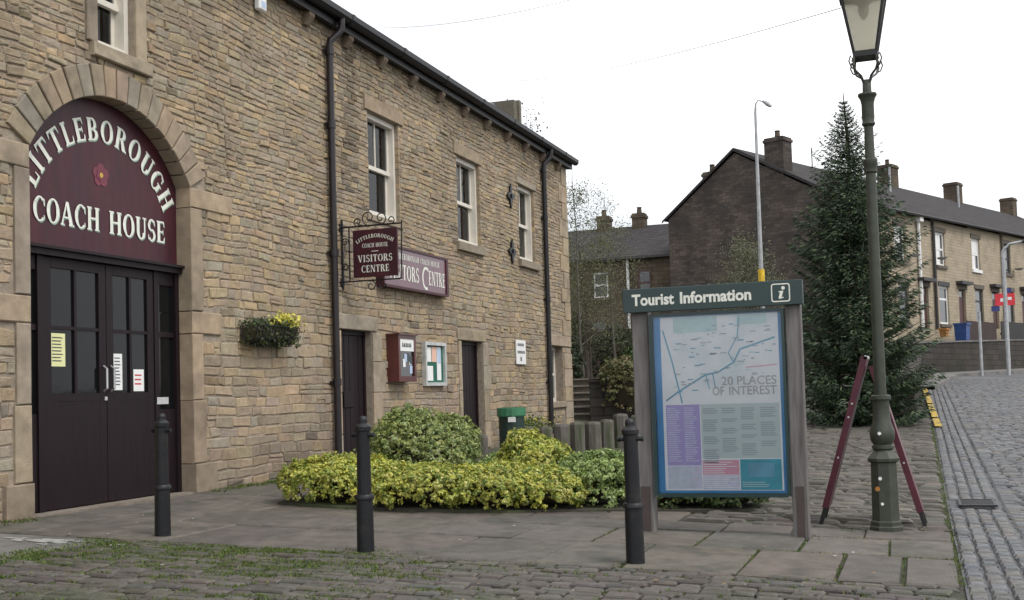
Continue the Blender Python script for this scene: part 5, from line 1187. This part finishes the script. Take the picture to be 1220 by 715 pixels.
glass_mat('far_glass', (.05, .055, .06), .08)
mat('far_white', (.7, .7, .69), .5, namt=.05); mat('far_door', (.06, .02, .02), .5); mat('dark_trim', (.035, .033, .035), .6); mat('stone_trim', (.10, .085, .068), .8)
def house_row():
    bs = [0, 4.7, 9.6, 14.5, 19.4, 24.3, 29.2, 34.1]
    names = ['terraced stone house at the gable end, mostly hidden behind the spruce', 'terraced stone house with a white drainpipe just right of the spruce', 'terraced stone house with a white framed ground floor window',
             'terraced stone house with a pale sill under its upper window', 'terraced stone house behind the red sale board', 'terraced house whose roof carries the second chimney, at the right edge', 'terraced house farther up the street, only its roof in view', 'farthest terraced house, its chimney at the right edge of the view']
    for i, b0 in enumerate(bs):
        w_ = 4.7 if i == 0 else 4.9; base = 3.35+.02*b0; ev = base+5.15; rd = base+7.95; x, y = tw(b0, 0)
        H_ = thing('terraced_house', (x, y, 0), names[i], 'house', 'terraced houses up the street', A_T)
        mt_ = 'terrace_stone'
        wl = MB(); ow = [(.50, 1.68, base+3.0, base+4.62), (.68, 1.90, base+.18, base+2.02), (3.25, 4.22, base+.02, base+1.98)]
        if i == 0: ow = [(.6, 1.7, base+3.0, base+4.6), (2.6, 3.6, base+.02, base+1.98)]
        cx2 = sorted({0, w_}|{o[0] for o in ow}|{o[1] for o in ow}); cz2 = sorted({base-1.2, ev}|{o[2] for o in ow}|{o[3] for o in ow})
        for xa, xb in zip(cx2[:-1], cx2[1:]):
            for za, zb in zip(cz2[:-1], cz2[1:]):
                if any(o[0] < (xa+xb)/2 < o[1] and o[2] < (za+zb)/2 < o[3] for o in ow): continue
                wl.add([(xa, 0, za), (xb, 0, za), (xb, 0, zb), (xa, 0, zb)], [(0, 1, 2, 3)])
        for xa, xb, za, zb in ow:
            wl.add([(xa, 0, za), (xb, 0, za), (xb, 0, zb), (xa, 0, zb), (xa, .15, za), (xb, .15, za), (xb, .15, zb), (xa, .15, zb)], [(4, 5, 1, 0), (5, 6, 2, 1), (6, 7, 3, 2), (7, 4, 0, 3)])
        wl.add([(w_, 0, base-1.2), (w_, 8.45, base-1.2), (w_, 8.45, ev+.2), (w_, 4.9, rd), (w_, 0, ev)], [(0, 1, 2, 3, 4)]); wl.add([(0, 8.45, base-1.2), (w_, 8.45, base-1.2), (w_, 8.45, ev+.2), (0, 8.45, ev+.2)], [(3, 2, 1, 0)])
        wl.build('wall', mt_, H_)
        if i == 0:
            gw = MB().add([(0, -.02, 1.0), (0, 8.47, 1.0), (0, 8.47, ev+.3), (0, 4.9, rd+.02), (0, -.02, ev)], [(4, 3, 2, 1, 0)]); o = gw.build('gable_wall', 'gable_stone', H_); o['label'] = 'soot-darkened brown gable wall'
        r_ = MB(); xo = -.12 if i == 0 else 0
        e2 = ev+.02*w_; r2 = rd+.02*w_; r_.add([(xo, -.28, ev-.02), (w_, -.28, e2-.02), (w_, 4.9, r2+.1), (xo, 4.9, rd+.1), (xo, -.28, ev+.1), (w_, -.28, e2+.1), (w_, 4.9, r2+.24), (xo, 4.9, rd+.24), (xo, 8.75, ev+.12), (w_, 8.75, e2+.12), (xo, 8.75, ev+.24), (w_, 8.75, e2+.24)],
               [(4, 5, 6, 7), (0, 1, 5, 4), (7, 6, 11, 10), (0, 4, 7, 3), (3, 7, 10, 8), (1, 2, 6, 5), (2, 9, 11, 6)])
        rf_ = r_.build('roof', 'slate_roof', H_)
        MB().tube([(xo, -.32, ev), (w_, -.32, e2)], .075, 6).build('gutter', 'dark_trim', H_)
        # windows and doors
        for k, (xa, xb, za, zb) in enumerate(ow):
            dr = zb-za > 1.9 and za < base+.1
            boxpart('lintel', (xa-.12, -.04, zb+.002), (xb+.12, .02, zb+.22), 'dark_trim' if (i == 2 and k == 1) else 'stone_trim', H_)
            if dr:
                d_ = boxpart('door', (xa+.03, .11, za), (xb-.03, .17, zb-.03), 'far_door', H_); boxpart('door_pane', (xa+.2, .10, zb-.38), (xb-.2, .109, zb-.1), 'far_glass', d_)
                boxpart('hood', (xa-.3, -.32, zb+.225), (xb+.3, .0, zb+.38), 'dark_trim', d_)
            else:
                boxpart('sill', (xa-.1, -.08, za-.15), (xb+.1, .02, za-.002), 'far_white' if (i == 3 and k == 0) else 'stone_trim', H_)
                wh = (i, k) in ((1, 0), (2, 0), (2, 1), (3, 0)); f = .10; b_ = MB(); zm = za+(zb-za)*(.5 if k == 0 else .66)
                for a, c_ in (((xa, .08, za), (xa+f, .14, zb)), ((xb-f, .08, za), (xb, .14, zb)), ((xa+f, .08, za), (xb-f, .14, za+f)), ((xa+f, .08, zb-f), (xb-f, .14, zb)), ((xa+f, .09, zm-.05), (xb-f, .14, zm+.05))): b_.box(a, c_)
                w1 = b_.build('window', 'far_white' if wh else 'dark_trim', H_)
                boxpart('pane', (xa+f, .105, za+f), (xb-f, .11, zm-.05), 'far_glass', w1); boxpart('pane', (xa+f, .105, zm+.05), (xb-f, .11, zb-f), 'far_glass', w1)
                if k == 0 and i in (1, 2, 3): boxpart('curtain', (xa+f+.02, .1015, zm+.06), (xb-f-(.0 if i == 3 else .25), .104, zb-f), 'far_white', w1); boxpart('curtain', (xa+f+.02, .1015, za+f), (xb-f-.35, .104, zm-.06), 'far_white', w1)
        if i == 1: MB().tube([(3.1, -.1, base-.1), (3.1, -.1, ev-.1)], .085, 8).build('drainpipe', 'far_white', H_); boxpart('hopper', (2.9, -.28, ev-.2), (3.3, -.02, ev+.02), 'far_white', H_)
        if i == 2: MB().tube([(.02, -.1, base-.1), (.02, -.1, ev-.1)], .075, 8).build('drainpipe', 'dark_trim', H_)
        if i == 4: MB().tube([(.05, -.1, base-.1), (.05, -.1, ev-.1)], .075, 8).build('drainpipe', 'stone_trim', H_)
        if i in (1, 2, 4): b_ = MB(); b_.lathe((2.05 if i != 2 else .45, -.3, base+3.2), [(.02, 0), (.18, .05), (.26, .12)], 10); b_.build('satellite_dish', 'grey_metal', H_)
        ch = {3: (2.4, 5.0), 5: (2.5, 5.0), 7: (3.2, 5.0)}.get(i)
        def stack(x, y, z0, z1, wx, wy, pots, mt2='far_stone'):
            b_ = MB(); b_.box((x-wx/2, y-wy/2, z0), (x+wx/2, y+wy/2, z1)); b_.box((x-wx/2-.045, y-wy/2-.045, z1-.2), (x+wx/2+.045, y+wy/2+.045, z1-.08)); o = b_.build('chimney', mt2, rf_)
            for p in range(pots): q = MB(); q.lathe((x+(p-(pots-1)/2)*.36, y, z1), [(.13, 0), (.11, .28), (.13, .3), (.12, .34)], 8); q.build('chimney_pot', 'far_stone', rf_)
        if ch: stack(ch[0], ch[1], rd-.6, rd+1.4, .9, .85, 0 if i != 3 else 1)
        if i == 0:
            stack(.50, 3.05, rd-2.1, rd+.42, .8, .9, 1, 'gable_stone'); stack(.5, 6.35, rd-2.0, rd-.55, .5, .75, 1)
        if i in (2, 4): MB().tube([(3.2, 3.2, rd-1.2), (3.2, 3.2, rd+.6)], .06, 6).build('flue_pipe', 'grey_metal', rf_)
        if i == 1: MB().tube([(2.2, 4.6, rd-.2), (2.2, 4.6, rd+1.1)], .03, 5).build('aerial_mast', 'dark_trim', rf_)
house_row()
# bins and front fence of the terrace gardens
def loc_box(name, t0, n0, z0, w_, d_, h_, mt_, label, cat, lid=None):
    x, y = tw(t0, n0); t = thing(name, (x, y, 0), label, cat, None, A_T); b_ = MB(); b_.add([(-w_*.42, -d_*.42, z0), (w_*.42, -d_*.42, z0), (w_*.42, d_*.42, z0), (-w_*.42, d_*.42, z0), (-w_/2, -d_/2, z0+h_), (w_/2, -d_/2, z0+h_), (w_/2, d_/2, z0+h_), (-w_/2, d_/2, z0+h_)], [(0, 3, 2, 1), (0, 1, 5, 4), (1, 2, 6, 5), (2, 3, 7, 6), (3, 0, 4, 7), (4, 5, 6, 7)]); b_.build('body', mt_, t)
    boxpart('lid', (-w_/2-.03, -d_/2-.05, z0+h_+.002), (w_/2+.03, d_/2+.03, z0+h_+.09), lid or mt_, t); return t
loc_box('wheeled_bin', 8.0, -1.8, 2.5, .5, .55, 1.0, 'blue_plastic', 'blue wheeled bin in front of the terrace, right of the spruce', 'bin')
loc_box('wheeled_bin', 6.6, -1.5, 2.95, .35, .3, .3, 'orange', 'orange container half hidden by the spruce branches', 'bin')
def fence_run(t0, t1, n0, label, mt_):
    x, y = tw(t0, n0); t = thing('garden_fence', (x, y, 0), label, 'fence', 'garden fences of the terrace', A_T); L_ = t1-t0; k = int(L_/.16); z = 2.40+.02*t0
    for i in range(k): boxpart('board', (i*.16+.01, -.02, z), (i*.16+.15, .02, z+1.15+random.uniform(-.02, .02)), mt_, t)
    boxpart('rail', (0, .021, z+.5), (L_, .06, z+.58), mt_, t)
mat('fence_brown', (.045, .028, .026), .8, nscale=6, namt=.3); mat('fence_dark', (.03, .032, .03), .8)
fence_run(8.9, 13.0, -1.7, 'low brown board fence behind the wall, right of the blue bin', 'fence_brown'); fence_run(13.3, 17.5, -1.8, 'low dark board fence behind the wall with pale posts', 'fence_dark'); fence_run(17.8, 23.0, -1.9, 'low dark board fence behind the sale board', 'fence_dark')
# street poles, sale board, street lights
def pole(name, x, y, z1, r, label, cat):
    z = gz(x, y); t = thing(name, (x, y, z), label, cat); MB().tube([(x, y, z-.2), (x, y, z1)], r, 8).build('pole', 'grey_metal', t); return t
pole('sign_pole', 47.5, -2.3, 3.65, .055, 'plain grey pole on the far pavement left of the sale board', 'pole')
t = pole('street_light', 48.9, -3.35, 6.1, .075, 'grey street light pole standing in front of the sale board', 'street light')
q = MB(); q.tube([(48.9, -3.35, 6.1), (48.85, -3.6, 6.35), (48.8, -4.1, 6.42)], .05, 8); q.build('arm', 'grey_metal', t); q = MB(); q.tube([(48.8, -4.05, 6.40), (48.8, -4.3, 6.45), (48.8, -4.75, 6.44)], [.06, .14, .09], 10); q.build('lamp_head', 'dark_trim', t)
t = thing('sale_board', (51.6, -3.9, gz(51.6, -3.9)), 'red estate agent board on a post by the terraced houses', 'sign'); z = 4.05
MB().box((51.55, -3.62, 1.5), (51.63, -3.54, 4.85)).build('post', 'far_white', t)
boxpart('board', (51.48, -3.90, 4.08), (51.53, -3.14, 4.58), 'red_board', t); boxpart('board', (51.49, -3.30, 3.85), (51.535, -2.98, 4.075), 'blue_board', t); boxpart('board', (51.49, -3.78, 4.59), (51.53, -3.46, 4.8), 'blue_board', t)
boxpart('print', (51.475, -3.52, 4.24), (51.479, -3.34, 4.38), 'far_white', t); boxpart('print', (51.475, -3.78, 4.30), (51.479, -3.62, 4.42), 'far_white', t)
t = thing('street_light', (30.4, 3.8, gz(30.4, 3.8)), 'tall silver street light with small hooked head behind the tourist sign', 'street light')
q = MB(); q.tube([(30.4, 3.8, gz(30.4, 3.8)-.2), (30.4, 3.8, 4.4), (30.32, 3.78, 8.3), (30.31, 3.76, 8.52), (30.31, 3.70, 8.60), (30.3, 3.55, 8.56)], [.065, .055, .035, .024, .02, .02], 8); q.build('pole', 'grey_metal', t)
q = MB(); q.tube([(30.3, 3.58, 8.57), (30.3, 3.45, 8.48), (30.3, 3.36, 8.40)], [.03, .065, .04], 8); q.build('lamp_head', 'grey_metal', t); q = MB(); q.tube([(30.4, 3.8, 3.80), (30.4, 3.8, 4.12)], .085, 8); q.build('yellow_band', 'yellow_band', t)

# ------------------------------------------------------------------ left background: houses, walls, steps
def back_row():
    for i, (y0, y1) in enumerate(((9.2, 13.3), (13.3, 17.6), (17.6, 22.0))):
        lab = ['far slate roofed house beside the dark gable, with a potted chimney', 'far slate roofed house behind the birches, with a plain stack', 'far slate roofed house mostly hidden by the coach house'][i]
        H_ = thing('slate_house', (53.0, y0, 0), lab, 'house', 'far houses behind the birch trees'); x = 53.0
        b_ = MB(); b_.add([(x, y0, 1), (x, y1, 1), (x, y1, 7.45), (x, y0, 7.45)], [(3, 2, 1, 0)]); b_.add([(x, y0, 1), (x, y0, 7.45), (x+3.5, y0, 9.2), (x+7, y0, 7.45), (x+7, y0, 1)], [(4, 3, 2, 1, 0)]); b_.build('wall', 'far_stone', H_)
        r_ = MB(); r_.add([(x-.3, y0, 7.38), (x-.3, y1, 7.38), (x+3.5, y1, 9.35), (x+3.5, y0, 9.35), (x+7.3, y0, 7.4), (x+7.3, y1, 7.4), (x-.3, y0, 7.26), (x-.3, y1, 7.26)], [(3, 2, 1, 0), (4, 5, 2, 3), (0, 1, 7, 6)]); rf_ = r_.build('roof', 'slate_roof', H_)
        boxpart('gutter', (x-.4, y0, 7.25), (x-.3, y1, 7.37), 'dark_trim', H_)
        for (a, b2, c, d, wh) in ((.6, 1.3, 5.5, 6.7, True), (2.6, 3.2, 5.5, 6.7, False), (.7, 1.6, 3.3, 4.4, False), (2.5, 3.3, 2.6, 4.5, False)):
            f = .06; m_ = MB(); X_2 = x-.04; ya, yb = y0+a, y0+b2
            for p, q in (((X_2, ya, c), (X_2+.1, ya+f, d)), ((X_2, yb-f, c), (X_2+.1, yb, d)), ((X_2, ya+f, c), (X_2+.1, yb-f, c+f)), ((X_2, ya+f, d-f), (X_2+.1, yb-f, d)), ((X_2, ya+f, (c+d)/2-.05), (X_2+.1, yb-f, (c+d)/2+.05))): m_.box(p, q)
            w1 = m_.build('window', 'far_white' if wh else 'far_door', H_); boxpart('pane', (X_2+.03, ya+f, c+f), (X_2+.035, yb-f, (c+d)/2-.05), 'far_glass', w1); boxpart('pane', (X_2+.03, ya+f, (c+d)/2+.05), (X_2+.035, yb-f, d-f), 'far_glass', w1); boxpart('sill', (X_2-.08, ya-.1, c-.14), (X_2+.04, yb+.1, c-.002), 'stone_trim', w1)
        cy2 = [13.05, 14.9, 20][i]; q = MB(); q.box((x+3.1, cy2-.32, 8.6), (x+3.8, cy2+.32, 9.95)); q.box((x+3.05, cy2-.37, 9.72), (x+3.85, cy2+.37, 9.86)); q.build('chimney', 'far_stone', rf_)
        q = MB(); q.lathe((x+3.45, cy2, 9.95), [(.14, 0), (.11, .3), (.14, .34)], 8); q.build('chimney_pot', 'far_stone', rf_)
        if i == 0: MB().tube([(x-.1, y1-.4, 2), (x-.1, y1-.4, 7.3)], .07, 8).build('drainpipe', 'far_white', H_)
back_row()
wall_thing('garden_wall', [(38.4, 20, .8, 3.1), (38.5, 11.2, .8, 3.1), (39.3, 7.6, .8, 3.05), (41, 4.5, .8, 2.7)], 'brown stone garden wall behind the birch trees', 'retaining_brown', cope='retaining_brown')
b_ = MB(); b_.add([(38.6, 20, 2.9), (39.4, 7.7, 2.85), (60, 7.7, 3.6), (60, 24, 3.6)], [(3, 2, 1, 0)]); tag(b_.build('garden_ground', 'earth'), kind='structure')
# stone steps behind the coach house corner and the planter wall
ST = thing('stone_steps', (29.4, 8.9, gz(29.4, 8.9)), 'stone steps rising behind the far corner of the coach house', 'steps')
for i in range(6):
    z0 = .35+i*.19; x = 29.3+i*.36
    boxpart('step', (x, 8.28, z0-.6), (x+.42, 11.2, z0+.06), 'gutter_black' if False else 'dressed', ST, tint=(.07, .065, .055)); boxpart('tread', (x-.04, 8.28, z0+.061), (x+.36, 11.2, z0+.105), 'dressed', ST, tint=(.24, .22, .19))  # lit tread edges and shaded risers are put into the two tints
PW = wall_thing('planter_wall', [(29.0, 8.22, -.1, 1.28), (29.3, 6.95, -.1, 1.24), (29.7, 4.6, -.1, 1.2)], 'low dark planter wall with trailing plants beside the steps', 'retaining_stone', cope='retaining_stone')
shrub('trailing_shrub', (29.2, 7.3), .45, .75, 1.72, 'olive and rust trailing shrub on the planter wall', [(.16, .17, .06), (.11, .12, .045), (.19, .10, .06), (.2, .2, .09)], [3, 3, .7, 1.5], n=3200, size=.09, seed=31, group='shrubs around the steps', lumps=.2)
shrub('trailing_shrub', (30.2, 5.9), .6, .9, 1.8, 'green shrub on the planter wall behind the tourist sign', [(.10, .12, .045), (.07, .09, .03)], [1, 1], n=2600, size=.09, seed=32, group='shrubs around the steps')
for k, (x, y, h, s, lab) in enumerate(((36.4, 11.0, 2.6, 41, 'dark green evergreen shrub against the garden wall, nearest the coach house'), (37.0, 9.6, 2.0, 42, 'dark green shrub at the foot of the birches'), (36.6, 8.4, 1.75, 43, 'bright green shrub under the garden wall left of the tourist sign'), (31.6, 10.0, 2.0, 44, 'dark shrub above the stone steps'))):
    shrub('evergreen_shrub', (x, y), .8, .85, h, lab, *([(.035, .05, .02), (.05, .075, .025), (.025, .035, .016)], [2, 2, 2]) if k != 2 else ([(.06, .13, .03), (.05, .10, .025)], [1, 1]), n=2600, size=.12, seed=s, group='shrubs by the garden wall', flat=.8)
# stub of wall by the spruce
wall_thing('boundary_wall', [(24.6, .75, .0, .98), (24.5, .10, .0, 1.0), (30, .02, .2, 1.3), (42.8, -.1, .6, 2.0)], 'low dark stone boundary wall at the foot of the spruce', 'retaining_stone', cope='retaining_stone', cap=.08)

# overhead wires
for (a, b2, lab) in (((17.8, 8.84, 7.56), (8.0, -1.0, 4.6), 'thin overhead wire from the coach house roof, upper one'), ((37.3, 13.0, 12.0), (9.0, -3.0, 4.6), 'thin overhead wire crossing the sky towards the lamp, lower one')):
    A_, B_ = Vector(a), Vector(b2); pts = [A_.lerp(B_, k/16)-Vector((0, 0, .35*4*(k/16)*(1-k/16))) for k in range(17)]
    q = MB(); q.tube(pts, .0045 if a[0] < 20 else .008, 4); tag(q.build('overhead_wire', 'wire', None, a), lab, 'wire')

# ------------------------------------------------------------------ weeds and moss between the stones
def grass(name, pts, hmin, hmax, parent=None):
    n = len(pts); P = np.array([(x, y, gz(x, y)-.012) for x, y in pts]); a = rng.uniform(0, 6.28, n); h = rng.uniform(hmin, hmax, n); w = rng.uniform(.003, .007, n); ln_ = rng.normal(size=(n, 2))*h[:, None]*.45
    s = np.stack([np.cos(a)*w, np.sin(a)*w, np.zeros(n)], 1); tip = P+np.stack([ln_[:, 0], ln_[:, 1], h], 1); mid = P+np.stack([ln_[:, 0]*.35, ln_[:, 1]*.35, h*.6], 1)
    V = np.stack([P-s, P+s, mid+s*.7, tip, mid-s*.7], 1).reshape(-1, 3); F = np.arange(5*n).reshape(-1, 5)
    T = np.repeat(mixtint(n, [(.08, .13, .026), (.115, .165, .033), (.16, .165, .045), (.055, .09, .022)], [3, 3, 1.6, 1.6]), 5, 0)
    o = np_obj(name, V, F, T, 'grass'); tag(o, kind='stuff'); return o
pts = []
blob = [(random.uniform(6.7, 7.9), random.uniform(3.4, 6.6), random.uniform(.05, .22)) for _ in range(70)]+[(random.uniform(5.6, 7.2), random.uniform(3.0, 6.0), random.uniform(.03, .12)) for _ in range(50)]
for (bx, by, br_) in blob:                     # moss and grass creeping over the setts, thick on the left
    for _ in range(int(1500*br_)): pts.append((min(7.87, bx+random.gauss(0, br_*.5)), by+random.gauss(0, br_*1.1)))
for _ in range(4200):
    y = random.uniform(3.6, 6.7); wdt = .10+.42*sst(y, 4.3, 5.6); x = (7.86 if y < 6.3 else 7.3)-abs(random.gauss(0, wdt*.6))
    if random.random() < .35+.65*sst(y, 3.8, 5.4): pts.append((x, y))
for _ in range(1500): k = random.random(); pts.append((6.75-(1-k)*2.2+random.gauss(0, .05), 6.5-(1-k)*1.15+random.gauss(0, .06)))
for (jx, jy) in SETJ:                          # tufts in the sett joints
    if random.random() < .22:
        for _ in range(random.randint(4, 12)): pts.append((jx+random.gauss(0, .008), jy+random.gauss(0, .02)))
pts = [(x, y) for x, y in pts if not (7.87 < x < 7.9)]
tag(grass('grass_strip', pts, .005, .030), 'mossy grass strip between the paving and the setts', 'grass')
pts = []
for (x, y, n, s) in ((8.06, 1.98, 420, .11), (7.97, 4.1, 330, .11), (8.13, 6.1, 200, .10), (10.5, .1, 160, .12), (10.5, .62, 120, .1), (9.87, .98, 90, .09), (9.9, 2.3, 70, .08)):
    pts += [(x+random.gauss(0, s), y+random.gauss(0, s*1.3)) for _ in range(n)]
for _ in range(900): pts.append((random.uniform(11.5, 13.4), 8.05-abs(random.gauss(0, .05))))
for _ in range(350): pts.append((random.uniform(7.4, 8.9), 8.06-abs(random.gauss(0, .06))))
for _ in range(1500): x = random.uniform(7.9, 24); pts.append((x, -.2+random.gauss(0, .025)))
for (xa, xb), yc in ((rows[0], ycuts[0]), (rows[1], ycuts[1])):
    for y in yc[1:5]:
        for _ in range(55): pts.append((random.uniform(xa, xb), y+random.gauss(0, .006)))
for _ in range(700): pts.append((random.choice([9.04, 9.98])+random.gauss(0, .009), random.uniform(-.2, 2.4)))
tag(grass('weeds', pts, .006, .028), 'small weeds growing in the paving joints and round the posts', 'weeds')
pts = []
for (bx, by) in [(random.uniform(11.55, 13.8), random.uniform(7.82, 8.04)) for _ in range(34)]+[(random.uniform(7.2, 8.75), random.uniform(7.85, 8.05)) for _ in range(14)]:
    pts += [(bx+random.gauss(0, .05), min(8.07, by+random.gauss(0, .035))) for _ in range(36)]
tag(grass('wall_weeds', pts, .015, .065), 'tufts of weeds along the foot of the coach house wall', 'weeds')
b_ = MB()
for _ in range(60):                            # scattered litter and dry leaves
    x, y = random.uniform(5.8, 9.9), random.uniform(-.1, 7.5); s = random.uniform(.008, .02); a = random.random()*6; z = gz(x, y)+.022
    b_.add([(x+s*math.cos(a+k*1.57)*(1 if k % 2 else .6), y+s*math.sin(a+k*1.57), z+random.uniform(0, .006)) for k in range(4)], [(0, 1, 2, 3)], random.choice([(.5, .48, .42), (.3, .2, .1), (.25, .16, .07), (.6, .6, .58)]))
tag(b_.build('fallen_litter', 'leaf'), 'scattered dry leaves and paper scraps on the paving', 'litter', kind='stuff')
